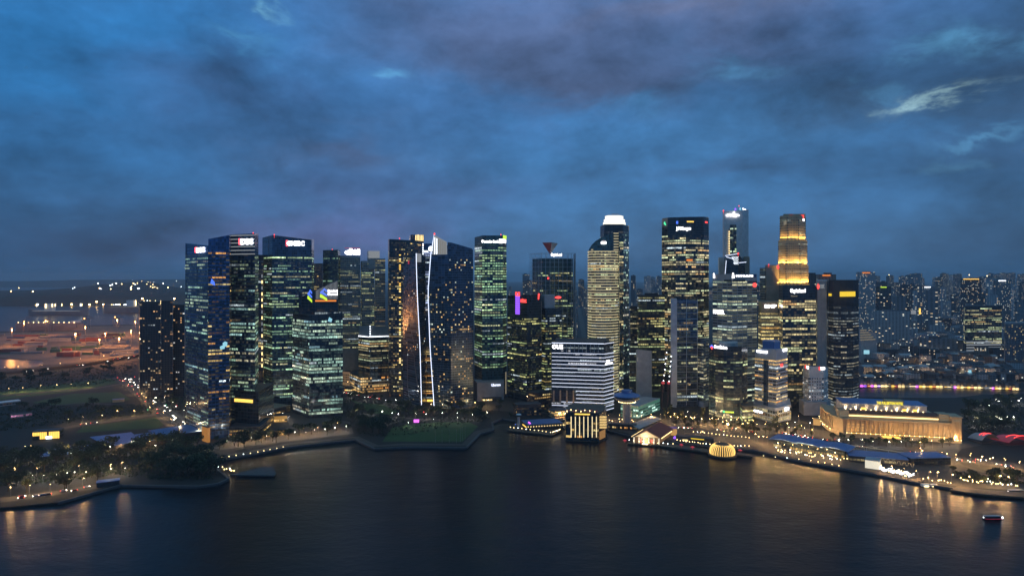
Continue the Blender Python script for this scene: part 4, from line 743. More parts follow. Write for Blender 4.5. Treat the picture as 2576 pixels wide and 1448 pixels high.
for k in range(8):
    t = k / 7 * 2.95; i = int(min(2, t)); a, b = lw[i], lw[i+1]; e, L = axis(a, b); nx = (e[1], -e[0]); c = (lerp(a[0], b[0], t-i), lerp(a[1], b[1], t-i))
    mb = MB(); mb.cyl((c[0]+nx[0]*.4, c[1]+nx[1]*.4), .9, .75, 5.9, 20.2, 10); mb.build('column', C_WARM, FH)
    l = (c[0]+nx[0]*2.6, c[1]+nx[1]*2.6); spot((*l, 6.4), (c[0]-nx[0]*.3, c[1]-nx[1]*.3, 17), 4200, (1, .47, .10), 66, .8, .3)
    mb = MB(); mb.box(l, e, .8, .3, 5.6, 6.0); mb.build('uplight', LAMP_DOT, FH)
for k in range(16):
    c = fp(6 + (fw-32)*k/15, 13.4); mb = MB(); mb.box(c, fu, .4, .3, 31.1, 31.6); mb.build('uplight', LAMP_DOT, FH)
    if k % 2 == 0: spot((*c, 31.8), (*fp(6 + (fw-32)*k/15, 14.6), 38), 9000, (1, .72, .36), 90, .8, .3)
for k in (3, 11, 13): mb = MB(); mb.box(fp(6 + (fw-32)*k/15 + 3, 13.9), fu, 2.6, .15, 31.5, 34); mb.build('dormer_light', L_GOLD, FH)
p, u, n = fp(0, 13.2), fu, (fu[1], -fu[0]); lettering('roof_lettering', 'THE FULLERTON HOTEL', p, u, n, 2205, 2272, 1010, 1017, L_LEMON, FH, .04)
mb = MB(); mb.box(fp(50, -8), fu, 9, 5, 4.2, 4.8); mb.build('entrance_canopy', L_GOLD, FH)
# black cube hotel on the water with yellow light columns
T = Tower('waterfront_hotel', 'black glass box hotel on piles over the bay, striped by seven upright gold light columns', 'hotel')
T.vol([(1421, 835), (1424, 800), (1506, 795), (1526, 815), (1524, 850), (1440, 860)], 1040, z0=-1, wall=G_BLACK, fl=4, bay=4, pal=WRM, lit=.14, gain=.6, run=(1, 2), edges=[0, 1], zr=(2, 24))
for k in range(7): T.panel('light_column', 1, 1435.8 + k*10.6, 1437.8 + k*10.6, 1047, 1099, glow('column light', (1, .80, .42), 1.3), off=.5)
for j in range(5):
    for k in range(5): T.panel('lit_window', 2, 1508.5 + k*3.5, 1511 + k*3.5, 1046 + j*6.5, 1050.5 + j*6.5, glow('side window', (1, .68, .25), .8), off=.3)
T.panel('gold_lettering_strip', 1, 1446, 1484, 1039.5, 1042.5, L_GOLD, off=.8); T.panel('terrace_glow', 2, 1508, 1522, 1082, 1102, glow('terrace glow', (1, .5, .15), .3))
mb = MB(); mb.prism(inset(T.poly, 2), T.tops[0], T.tops[0] + .8); mb.build('roof_deck', TIMBER, T.root)
mb = MB(); mb.prism(inset(T.poly, -1.5), -1.6, -.9, bottom=True); mb.build('base_deck', TIMBER, T.root)
for k in range(14):
    c = lpoly([T.poly[0]], [T.poly[3]], 0)[0]; X = lerp(T.poly[1][0], T.poly[2][0], (k+.5)/14); Y = lerp(T.poly[1][1], T.poly[2][1], (k+.5)/14) + 3 + 4*(k % 3)
    mb = MB(); mb.cyl((X, Y), .12, .12, T.tops[0], T.tops[0]+1.6, 5); mb.cyl((X, Y), .45, .3, T.tops[0]+1.6, T.tops[0]+2.2, 6); mb.build('roof_lamp', L_SOFTRED if k % 2 else LAMP_DOT, T.root)
# the hotel slab behind it, banded by white light lines
T = Tower('office_building', 'dark glass block ruled by white horizontal light lines under three big white letters', 'office building')
T.vol([(1386, 975), (1388, 952), (1519, 938), (1543, 958), (1540, 1010), (1392, 1015)], [861, 861, 864, 860, 856, 856], wall=G_BLACK, fl=4.6, bay=2.6, wh=.5, pal=[((1, .82, .62), 1), ((.85, .85, 1), 1)], lit=.22, gain=.30, run=(4, 14), edges=[1, 2], zr=(4, None))
T.panel('light_line', 1, 1388, 1519, 862.2, 863.6, L_COOL, off=.8)
def lline(T, z, x0=1388):
    a = T.poly[1]; b = T.poly[2]; c = T.poly[3]; A = hit(a, axis(a, b)[0], x0); o = -1.0; mb = MB(); mb.bar((A[0], A[1]+o, z), (b[0], b[1]+o, z), .5); mb.build('light_line', L_LINE, T.root)
    mb = MB(); mb.bar((b[0]+.3, b[1]+o, z), (c[0]+.8, c[1]+o*.6, z), .5); mb.build('light_line', L_LINE, T.root)
z = zt(863, 945); lline(T, z)
for k in range(16):
    y = 889 + k*9.45; x0 = 1388 if k < 10 else (1449 if k < 13 else (1408 if k == 13 else 1388)); lline(T, zt(y, 942), x0)
T.text(1, 'OUE', 1389, 1416, 866, 877, bold=.05); T.panel('sign_emblem', 2, 1526, 1532, 905, 910, L_SIGN); T.panel('sign_letter_block', 2, 1523, 1540, 912, 915, L_SIGN)
T.panel('void_shade_panel', 1, 1390, 1446, 981, 1012, G_BLACK, off=.5)  # flat black panel stands for the shade of an open storey
for k in range(4): T.panel('column', 1, 1391 + k*16.5, 1395 + k*16.5, 981, 1013, C_BROWN, off=1.2)
for k in range(9): T.panel('crown_mullion', 1, 1425 + k*10, 1425.7 + k*10, 866, 886, M_GRID, off=.5)
mb = MB(); mb.prism(inset(T.poly, 6), zt(862, 950), zt(853, 990)); mb.build('roof_plant', C_DARK, T.root)
# mushroom lookout tower
mu = wp(1577, 885); T = thing('lookout_tower', 'mushroom shaped concrete lookout tower with a wide disc roof over a ring of small lamps', 'tower', (*mu, 0))
mb = MB(); mb.cyl(mu, 5.5, 5, 0, 30, 20); mb.build('stem', C_PALE, T)
for k in (-1, 1): mb = MB(); mb.box((mu[0]+k*2.2, mu[1]-5.2), (1, 0), .8, .6, 0, 29); mb.build('stem_rib', C_GREY, T)
mb = MB(); mb.cyl(mu, 7, 15.5, 28, 32, 40); mb.cyl(mu, 15.5, 16.8, 32.003, 34, 40); mb.build('lower_disc', C_GREY, T)
mb = MB(); mb.cyl(mu, 15.6, 15.6, 34.003, 36.5, 40); mb.build('window_ring', G_BLACK, T)
mb = MB(); mb.cyl(mu, 17.4, 16.6, 36.503, 38, 40); mb.cyl(mu, 16.6, 8.5, 38.003, 40.5, 40); mb.build('disc_roof', ROOFB, T); mb = MB(); mb.cyl(mu, 7, 6.8, 40.503, 44, 24); mb.build('roof_drum', ROOFB, T)
for k in range(16):
    a = math.pi * (1 + (k+.5)/16); mb = MB(); mb.cyl((mu[0]+11*math.cos(a), mu[1]+11*math.sin(a)), .35, .3, 28.6, 29.3, 6); mb.build('ring_lamp', LAMP_DOT, T)
# red roofed pier hall
pa, pb = gp(1593, 1113), gp(1660, 1117); pu, pw = axis(pa, pb); pd = Vector((31, 56)).normalized()
T = thing('pier_hall', 'red tile roofed pier hall with a glowing cream gable facing the bay and lit eaves', 'hall', (*pa, 0))
def pp(s, d): return (pa[0]+pu[0]*s+pd[0]*d, pa[1]+pu[1]*s+pd[1]*d)
PL = 52; mb = MB(); mb.prism([pp(1.5, 1), pp(pw-1.5, 1), pp(pw-1.5, PL-1), pp(1.5, PL-1)], 0, 7); mb.build('wall', glow('pier hall wall glow', (.40, .20, .07), .35), T)  # wall, gable and columns emit their lit tone, floodlighting painted in
for sgn in (0, 1):
    e0, m0 = (-1.5, pw/2) if sgn == 0 else (pw+1.5, pw/2); vs = [(*pp(e0, -.5), 7.2), (*pp(m0, -.5), 15.5), (*pp(m0, PL), 15.5), (*pp(e0, PL), 7.2)]
    mb = MB(); mb.add(vs + [(x, y, z-.5) for x, y, z in vs], [(0, 1, 2, 3) if sgn else (3, 2, 1, 0), (7, 6, 5, 4) if sgn else (4, 5, 6, 7), (0, 4, 5, 1), (2, 6, 7, 3), (3, 7, 4, 0)]); mb.build('roof_slope', ROOFT, T)
    mb = MB(); e1 = -1.8 if sgn == 0 else pw+1.8; mb.bar((*pp(e1, 0), 6.9), (*pp(e1, PL*.8), 6.9), .7); mb.build('eave_light', L_WARM, T)
mb = MB(); mb.add([(*pp(2, -.2), 7.4), (*pp(pw-2, -.2), 7.4), (*pp(pw/2, -.2), 14.2), (*pp(2, .4), 7.4), (*pp(pw-2, .4), 7.4), (*pp(pw/2, .4), 14.2)], [(0, 1, 2), (5, 4, 3), (0, 2, 5, 3), (1, 4, 5, 2)]); mb.build('gable', glow('gable glow', (1, .72, .36), .75), T)
for k in range(6): mb = MB(); mb.cyl(pp(1 + (pw-2)*k/5, -.3), .8, .8, 0, 6.6, 8); mb.build('column', glow('pier column glow', (1, .86, .62), .85), T)
for k, s in enumerate((8, pw-9)): mb = MB(); mb.box(pp(s, .2), pu, 1.2, .6, 1.5, 4.5); mb.build('red_lantern', L_RED, T)
mb = MB(); mb.box(pp(pw/2, .3), pu, 3, .5, .3, 5); mb.build('doorway', L_GOLD, T)
mb = MB(); mb.prism([pp(-4, -6), pp(pw+4, -6), pp(pw+6, 2), pp(-6, 2)], -1.4, .25); mb.build('landing_deck', TIMBER, T); mb = MB(); mb.box(pp(pw/2, -5.5), pu, 3, .4, .4, 1.0); mb.build('landing_light', LAMP_DOT, T); spot((*pp(pw/2, -9), 6), (*pp(pw/2, 0), 5), 30000, (1, .7, .35), 120)
# round gold pavilion on the water
dc = gp(1817, 1141, 0); T = thing('dome_pavilion', 'round glowing gold ribbed pavilion floating at the quay like a lantern', 'pavilion', (*dc, 0)); DR = 13.2
prof = [(DR*.97, .4), (DR, 3), (DR*.95, 6), (DR*.82, 8.8), (DR*.60, 10.6)]
mb = MB(); n = 36
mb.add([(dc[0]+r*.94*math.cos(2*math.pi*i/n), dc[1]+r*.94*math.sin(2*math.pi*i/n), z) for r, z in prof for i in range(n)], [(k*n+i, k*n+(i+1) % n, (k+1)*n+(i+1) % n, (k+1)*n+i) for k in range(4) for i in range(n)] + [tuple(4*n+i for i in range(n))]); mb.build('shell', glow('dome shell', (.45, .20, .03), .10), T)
for i in range(34):
    a = 2*math.pi*i/34; mb = MB()
    for (r0, z0), (r1, z1) in zip(prof, prof[1:]): mb.bar((dc[0]+r0*math.cos(a), dc[1]+r0*math.sin(a), z0), (dc[0]+r1*math.cos(a), dc[1]+r1*math.sin(a), z1), .6)
    mb.build('rib', glow('dome rib light', (1, .62, .16), 1.5), T)
mb = MB(); mb.cyl(dc, DR*.58, DR*.5, 10.61, 11.2, 24); mb.build('roof_disc', G_BLACK, T); mb = MB(); mb.cyl(dc, DR+2, DR+2, -1.6, .35, 32); mb.build('floating_deck', TIMBER, T)
mb = MB(); q = (dc[0]+3, dc[1]+20); mb.cyl(q, 2.6, .5, 2.5, 8.5, 6); mb.cyl(q, 2.4, 2.4, 0, 2.5, 6); tag(mb.build('gazebo', glow('gazebo light', (1, .75, .4), .9)), 'small pointed lit gazebo right behind the round gold ribbed pavilion', 'gazebo')
# terrace decks and low quay buildings
def deck(label, pts, z=.35, m=TIMBER):
    mb = MB(); poly = [gp(*p) for p in pts]; a = sum(poly[i][0]*poly[(i+1) % len(poly)][1] - poly[(i+1) % len(poly)][0]*poly[i][1] for i in range(len(poly)))
    mb.prism(poly if a > 0 else poly[::-1], -1.2, z, bottom=True); return tag(mb.build('deck', m), label, 'deck')
deck('dark timber deck jutting into the bay beside the purple lit shed', [(1274, 1081), (1390, 1094), (1411, 1084), (1355, 1066), (1300, 1062)])
deck('floating boardwalk running from the pier hall to the gold pavilion', [(1662, 1121), (1700, 1126), (1790, 1138), (1797, 1133), (1700, 1117), (1664, 1112)])
deck('short boardwalk between the gold pavilion and the long blue roof', [(1842, 1142), (1893, 1148), (1893, 1143), (1842, 1137)])
deck('angular floating pontoon jetty off the left promenade', [(578, 1193), (690, 1195), (694, 1190), (688, 1170), (664, 1172), (610, 1186)], .1, SEAW)
deck('long dark pontoon moored at the right end of the quay', [(2390, 1232), (2470, 1243), (2576, 1250), (2576, 1240), (2470, 1231), (2410, 1222)])
T = low('shed', 'long grey roofed shed with a row of gold eave lamps on the dark timber deck', 'shed', 1312, 1071, 1327, 1083, 46, 7, wall=C_DARK, roof=ROOFB, lit=0)
mb = MB(); e = T.poly
for k in range(14): c = (lerp(e[1][0], e[2][0], k/13)+.8, lerp(e[1][1], e[2][1], k/13)); mb = MB(); mb.box(c, T.u, .6, .3, 4.4, 5.6); mb.build('eave_lamp', L_WARM, T.root)
mb = MB(); mb.box(((e[0][0]+e[1][0])/2, (e[0][1]+e[1][1])/2 - 1), T.u, 8, .5, 3, 4); mb.build('terrace_light', L_GOLD, T.root); mb = MB(); mb.box(((e[0][0]+e[1][0])/2+6, e[1][1]+8), T.u, 4, .5, 7.8, 9); mb.build('magenta_light', L_MAG, T.root)
q = gp(1305, 1077); t = thing('control_tower', 'slim white control tower with a round glazed top beside the long grey shed', 'tower', (*q, 0)); mb = MB(); mb.cyl(q, 1.6, 1.4, 0, 15, 10); mb.build('shaft', C_PALE, t); mb = MB(); mb.cyl(q, 2.4, 3.4, 15, 17.5, 12); mb.build('cabin', G_BLACK, t); mb = MB(); mb.cyl(q, 3.6, 2.5, 17.5, 18.3, 12); mb.build('roof', WHITEP, t); mb = MB(); mb.cyl((q[0]-4, q[1]-1), .5, .4, 5, 5.8, 8); mb.build('blue_lamp', L_BLUE, t)
T = low('restaurant', 'glass restaurant terrace lit warm between the shed and the black box hotel', 'restaurant', 1345, 1072, 1418, 1070, 12, 6, wall=G_BLACK, roof=TIMBER, lit=.8, gain=.5, bay=2.5)
mb = MB(); a, b = gp(1350, 1075), gp(1420, 1074); mb.bar((*a, 3), (*b, 3), .6); mb.build('eave_light', L_WARM, T.root)
T = low('podium_building', 'warm lit low block with trees on its roof below the white ruled glass block', 'building', 1395, 1052, 1440, 1048, 20, 9, wall=C_WARM, lit=.7, gain=.5, pal=YELP)
T = low('footbridge', 'covered footbridge with a line of small warm lamps right of the mushroom tower', 'footbridge', 1530, 1078, 1600, 1082, 10, 6, wall=C_DARK, roof=ROOFD, lit=.55, gain=.9, bay=2.5, run=(1, 1))
low('building_site', 'work site hall lit brilliant green white by floodlights behind the pier hall', 'building site', 1606, 1052, 1660, 1030, 26, 16, wall=glow('site wall glow', (.10, .36, .26), .40), roof=C_GREY, lit=.3, gain=1.3, pal=[((.7, 1, .85), 1)])  # floodlight on the hall is painted as glow of the wall itself
mb = MB(); q = gp(1600, 1062); mb.prism([gp(1586, 1066, 6), gp(1608, 1078, 6), gp(1664, 1052, 6), gp(1640, 1044, 6)], 5.2, 6, bottom=True); tag(mb.build('canopy', C_GREY), 'flat pale concrete canopy in front of the green lit work site', 'canopy')
for k, (x, y0, y1, dx) in enumerate(((1664, 1010, 880, 22), (1690-12, 1012, 890, 18))):
    D = 985 + 8*k; t = thing('tower_crane', ('left' if k == 0 else 'right') + ' of two slim red cranes strung with white lamps behind the work site', 'crane', (*wp(x, D), 0)); a, b = (*wp(x, D), 0), (*wp(x + 4, D), zt(965, D)); c = (*wp(x+dx*.6, D), zt(y1, D))
    mb = MB(); mb.bar(a, b, 1.6); mb.build('mast', C_RED, t); mb = MB(); mb.bar(b, c, 1.0); mb.build('jib', C_RED, t); mb = MB(); mb.box(wp(x+4, D), (1, 0), 2, 1.5, b[2], b[2]+3); mb.build('cab', L_SOFTRED, t)
    for j in range(6):
        w_ = Vector(b).lerp(Vector(c), (j+.5)/6); mb = MB(); mb.cyl((w_.x, w_.y-1), .55, .5, w_.z, w_.z+1, 6); mb.build('jib_lamp', LAMP_DW, t)
# long blue roofed quay building in three waves
qa, qb_ = gp(1938, 1124), gp(2126, 1156); qu, qw = axis(qa, qb_); qv = (-qu[1], qu[0])
T = thing('waterfront_arcade', 'long glass arcade under three overlapping wavy blue roofs on the quay', 'arcade', (*qa, 0))
def qp(s, d): return (qa[0]+qu[0]*s+qv[0]*d, qa[1]+qu[1]*s+qv[1]*d)
mb = MB(); mb.prism([qp(2, 4), qp(qw-2, 4), qp(qw-2, 22), qp(2, 22)], 0, 7.5); mb.build('wall', G_BLACK, T)
for j in range(2): mb = MB(); row_cells(mb, [qp(2, 4), qp(qw-2, 4)], [qp(2, 4), qp(qw-2, 4)], .6+j*3.6, 3.2+j*3.6, 3, .2, WRM, .5 - .35*j, .4, (1, 4), edges=[0]); mb.build('window_row', [WIN, G_BLACK], T)
for j in range(3):
    s0, s1 = qw*j/3 - 2, qw*(j+1)/3 + 3; mb = MB(); n = 8; vs = []
    for d, zo in ((0, 0), (25, 1.0)):
        for k in range(n+1):
            t = k/n; vs.append((*qp(lerp(s0, s1, t), d), 8.2 + .5*j*0 + 2.6*math.sin(math.pi*t*.8+.35) + zo))
    m_ = n+1; vs += [(x, y, z-.7) for x, y, z in vs]; k2 = 2*m_
    mb.add(vs, [(k, k+1, m_+k+1, m_+k) for k in range(n)] + [(k2+k, k2+m_+k, k2+m_+k+1, k2+k+1) for k in range(n)] + [(k, k2+k, k2+k+1, k+1) for k in range(n)] + [(m_+k, m_+k+1, k2+m_+k+1, k2+m_+k) for k in range(n)] + [(0, m_, k2+m_, k2), (n, k2+n, k2+m_+n, m_+n)])
    mb.build('roof_wave', ROOFB, T)
T = low('glass_pavilion', 'dazzling white lit shop pavilion at the middle of the right quay', 'pavilion', 2176, 1176, 2212, 1181, 12, 8, wall=glow('white shop light', (1, .93, .74), .8, True), roof=C_PALE, lit=0)
T = low('terrace_building', 'curved low terrace roof in grey, behind the white lit shop pavilion', 'building', 2135, 1160, 2285, 1172, 26, 6, wall=C_DARK, roof=ROOFB, lit=.3, gain=.4)
for zoff, y0, c, lab, z in ((0, 1179, L_WHITE, 'thick white wavy garland of light above the crowded terrace', 4), (1, 1184, L_WHITE, 'second white wavy garland of light nearer the water', 4), (2, 1172, L_CREAM, 'thin gold zigzag garland of light behind the white garlands', 8)):
    mb = MB(); n = 26; P = []
    for k in range(n+1):
        x = lerp(2212, 2300, k/n); g = gp(x, lerp(y0, y0+17, k/n) + 6, 0); P.append((*g, z + (math.sin(k*1.0+zoff)*1.0 if zoff < 2 else (k % 4 > 1)*3.0)))
    for a, b in zip(P, P[1:]): mb.bar(a, b, .5 if zoff < 2 else .35)
    tag(mb.build('light_garland', c), lab, 'light garland')
T = low('terrace_building', 'flat dark blue roofed pavilion right of the zigzag light garland', 'building', 2292, 1170, 2392, 1168, 22, 7, wall=G_BLACK, roof=ROOFB, lit=.2, gain=.4)
mb = MB(); a = [gp(x, y, 6) for x, y in ((2130, 1118), (2180, 1124), (2235, 1132), (2287, 1139.5))]
t = thing('bridge_railing', 'road railing edged by an unbroken string of yellow lamps above the curved terrace roof', 'railing', (*a[0], 0))
for k, (p0, p1) in enumerate(zip(a, a[1:])):
    mb = MB(); mb.bar((*p0, 6), (*p1, 6), .7); mb.build('rail_light', L_CREAM, t); mb = MB(); mb.bar((*p0, 0), (*p0, 5.6), .4); mb.build('post', C_GREY, t)
for k, (x0, y0, x1, w_, lab) in enumerate(((2470, 1118, 2518, 20, 'shell shaped canopy with two red light strips left of the larger red one'), (2538, 1124, 2610, 26, 'larger red lit shell canopy cut by the right edge of the picture'))):
    p, q = gp(x0, y0), gp(x1, y0-2); u, w = axis(p, q); v = (-u[1], u[0]); t = thing('canopy', lab, 'canopy', (*p, 0)); mb = MB(); n = 10; vs = []
    for d in (0, w_):
        for i in range(n+1): s = i/n; vs.append((p[0]+u[0]*w*s+v[0]*d, p[1]+u[1]*w*s+v[1]*d, 1 + (11-d*.15)*math.sin(math.pi*(.12+.8*s))))
    m_ = n+1; vs += [(x, y, z-.4) for x, y, z in vs]; mb.add(vs, [(i, i+1, m_+i+1, m_+i) for i in range(n)] + [(2*m_+i, 3*m_+i, 3*m_+i+1, 2*m_+i+1) for i in range(n)] + [(i, 2*m_+i, 2*m_+i+1, i+1) for i in range(n)]); mb.build('shell', C_PALE if k == 0 else glow('red canopy glow', (.55, .03, .06), .25), t)  # red light on the larger shell is put into its emission
    for d in ((4, 9) if k == 0 else (1, 12)):
        mb = MB()
        for i in range(2, 8): a_, b_ = [Vector((p[0]+u[0]*w*s+v[0]*d, p[1]+u[1]*w*s+v[1]*d, 1.5 + (11-d*.15)*math.sin(math.pi*(.12+.8*s)))) for s in (i/n, (i+1)/n)]; mb.bar(a_, b_, .6)
        mb.build('red_light_strip', L_RED, t)
    mb = MB(); mb.prism([(p[0]+u[0]*w*s+v[0]*d, p[1]+u[1]*w*s+v[1]*d) for s, d in ((.05, 2), (.95, 2), (.95, w_), (.05, w_))], 0, 1.4); mb.build('stage', C_DARK, t)
# left bank
T = low('glass_hall', 'low hall whose glass wall glows in upright amber stripes in the dark left park', 'hall', 82, 1107, 150, 1103, 14, 9.5, wall=G_BLACK, roof=ROOFD, lit=0)
for k in range(15):
    if k in (8,): continue
    mb = MB(); s = T.w*(k+.5)/15; z0 = 5 if k < 4 else 1.0; mb.box((T.p[0]+T.u[0]*s, T.p[1]+T.u[1]*s-.3), T.u, .75, .15, z0, 9); mb.build('stripe_light', L_GOLD, T.root)
mb = MB(); mb.box((T.p[0]+T.u[0]*T.w*.62, T.p[1]+T.u[1]*T.w*.62-1), T.u, 3, .4, 1, 4); mb.build('doorway_light', L_WHITE, T.root)
for lab, pts, z in (('broad flat blue grey roof with a round hole, below the upper lawn', [(226, 1098), (330, 1086), (338, 1092), (425, 1080), (440, 1100), (330, 1112), (280, 1120), (245, 1108)], 7), ('narrow blue grey roof running toward the avenue', [(372, 1082), (470, 1067), (542, 1072), (548, 1080), (430, 1092), (400, 1088)], 6.5), ('blue grey canopy roof tapering to a point among the dark trees', [(98, 1148), (130, 1128), (165, 1120), (230, 1118), (250, 1124), (205, 1136)], 5)):
    poly = [gp(x, y, z) for x, y in pts]; t = thing('pavilion', lab, 'pavilion', (*poly[0], 0)); a = sum(poly[i][0]*poly[(i+1) % len(poly)][1] - poly[(i+1) % len(poly)][0]*poly[i][1] for i in range(len(poly))); poly = poly if a > 0 else poly[::-1]
    mb = MB(); mb.prism(poly, z-.5, z, bottom=True); mb.build('roof', ROOFB, t); mb = MB(); mb.prism(inset(poly, 4), 0, z-.5); mb.build('wall', C_DARK, t)
low('kiosk', 'small blue roofed jetty kiosk at the water edge by the left park', 'kiosk', 243, 1226, 300, 1219, 8, 4, wall=C_DARK, roof=ROOFB, lit=.2)
low('tent', 'pair of pale tents joined as one canopy on the left lawn', 'tent', 0, 1022, 52, 1016, 14, 5, wall=C_GREY, roof=WHITEP, lit=.1); low('stage', 'small stage with a pink lit front in the dark left park', 'stage', 28, 1052, 80, 1046, 8, 5, wall=C_GREY, roof=C_DARK, pal=[((1, .4, .7), 1)], lit=.4, gain=.5)
low('kiosk', 'little kiosk with one warm lit side on the upper lawn path', 'kiosk', 283, 1012, 312, 1010, 6, 4, wall=C_WARM, roof=ROOFB, lit=.8, gain=.7)
T = low('podium_building', 'dark podium with a rooftop swimming pool glowing teal in front of the blue office tower', 'building', 576, 1098, 655, 1096, 52, 11, wall=G_BLACK, lit=.35, gain=.5)
mb = MB(); mb.prism([gp(605, 1028, 11.9), gp(613, 1049, 11.9), gp(630, 1047, 11.9), gp(623, 1027, 11.9)], 11.6, 11.9); mb.build('pool', POOL, T.root); mb = MB(); mb.bar((*gp(577, 1062, 12), 12), (*gp(592, 1036, 12), 12), 1.6); mb.build('amber_screen', L_ORNG, T.root)
for x, y in ((585, 1032), (617, 1025), (630, 1026), (638, 1048)): mb = MB(); c = gp(x, y, 12.5); mb.cyl(c, .5, .4, 12, 13, 6); mb.build('roof_lamp', LAMP_DOT, T.root)
low('restaurant', 'amber glowing two tier restaurant before the green lit office block', 'restaurant', 690, 1062, 722, 1060, 10, 8, wall=glow('amber wall glow', (1, .52, .10), .35, True), roof=C_DARK, lit=.6, gain=1.2); low('restaurant', 'long amber lit restaurant front on the left promenade', 'restaurant', 650, 1101, 716, 1094, 9, 6, wall=glow('amber wall glow', (1, .52, .10), .35), roof=C_DARK, lit=.7, gain=1.2)  # both walls emit amber themselves, the light on them painted in
low('entrance_wall', 'tall amber glowing stone wall at the foot of the blue office tower', 'wall', 508, 1108, 522, 1113, 3, 17, wall=glow('lit stone glow', (1, .42, .08), .35, True), roof=C_DARK, lit=0)  # amber light on the stone is put in as emission of the wall
low('mall', 'low mall block with sloping brown roof between the two green lit office towers', 'building', 655, 1052, 730, 1035, 30, 9, wall=C_DARK, roof=C_BROWN, lit=.2)
low('street_block', 'sandy pillar building glowing over the busy street left of the white crowned block', 'building', 862, 968, 882, 970, 14, 24, wall=glow('sandy wall glow', (.55, .32, .16), .30), roof=C_DARK, lit=.5, gain=.8); low('street_block', 'low arcade full of amber lights beside the busy street in the gap', 'building', 884, 985, 935, 968, 12, 7, wall=C_DARK, lit=.85, gain=1.1, bay=2, run=(1, 2))  # sandy block's lit tone is painted as emission of its wall
low('restaurant', 'orange lit pavilion among trees at the foot of the green glass tower', 'restaurant', 1215, 1010, 1262, 1008, 10, 5, wall=C_DARK, lit=.6, gain=1.2); low('kiosk', 'tiny magenta glowing kiosk at the back of the waterfront lawn', 'kiosk', 1041, 1062, 1053, 1062, 4, 4, wall=L_MAG, roof=C_DARK, lit=0)
low('podium_building', 'red walled low block behind the white ruled glass block', 'building', 1345, 1035, 1384, 1030, 20, 26, wall=C_RED, roof=C_DARK, lit=.25, gain=.4); low('car_park', 'low dark block with grey fins at the foot of the black two-faced tower', 'building', 1300, 1048, 1362, 1045, 18, 16, wall=C_DARK, lit=.12, gain=.4)
low('arcade', 'low quay arcade with a yellow light strip behind the boardwalk', 'arcade', 1700, 1110, 1795, 1118, 10, 6, wall=C_DARK, roof=ROOFD, lit=.2, gain=.5); mb = MB(); mb.bar((*gp(1738, 1102, 7.5), 7.5), (*gp(1771, 1105, 7.5), 7.5), .9); tag(mb.build('light_strip', L_YEL), 'yellow light strip on the low quay arcade', 'light')
low('gatehouse', 'gold lit gatehouse with a violet roof right of the pier hall', 'gatehouse', 1684, 1094, 1703, 1095, 9, 8, wall=glow('gatehouse wall glow', (1, .55, .15), .5), roof=glow('violet roof', (.12, .05, .5), .3), lit=0); mb = MB(); c = gp(1703, 1104); mb.cyl(c, 4.5, 3.5, 1.2, 3, 14); mb.cyl(c, .6, .6, 0, 1.2, 8); tag(mb.build('parasol', L_PURP), 'glowing violet parasol dome beside the pier hall', 'parasol')  # gold walls and violet roof glow by emission, painted light on plain surfaces
for x, y, lab in ((1714, 1124, 'red parasol on the boardwalk nearest the pier hall'), (1742, 1130, 'red parasol in the middle of the boardwalk'), (1862, 1138, 'red parasol right of the gold pavilion'), (1572, 1113, 'red parasol alone left of the pier hall')): mb = MB(); c = gp(x, y); mb.cyl(c, 2.4, .3, 2.6, 4, 8); mb.cyl(c, .15, .15, .3, 2.6, 6); tag(mb.build('parasol', L_SOFTRED), lab, 'parasol')
low('shelter', 'gold lit shelter of the river landing in front of the pale stone tower', 'shelter', 2046, 1068, 2062, 1070, 6, 8, wall=glow('gatehouse wall glow', (1, .55, .15), .5), roof=C_WARM, lit=0)  # shelter wall shares the painted gold emission
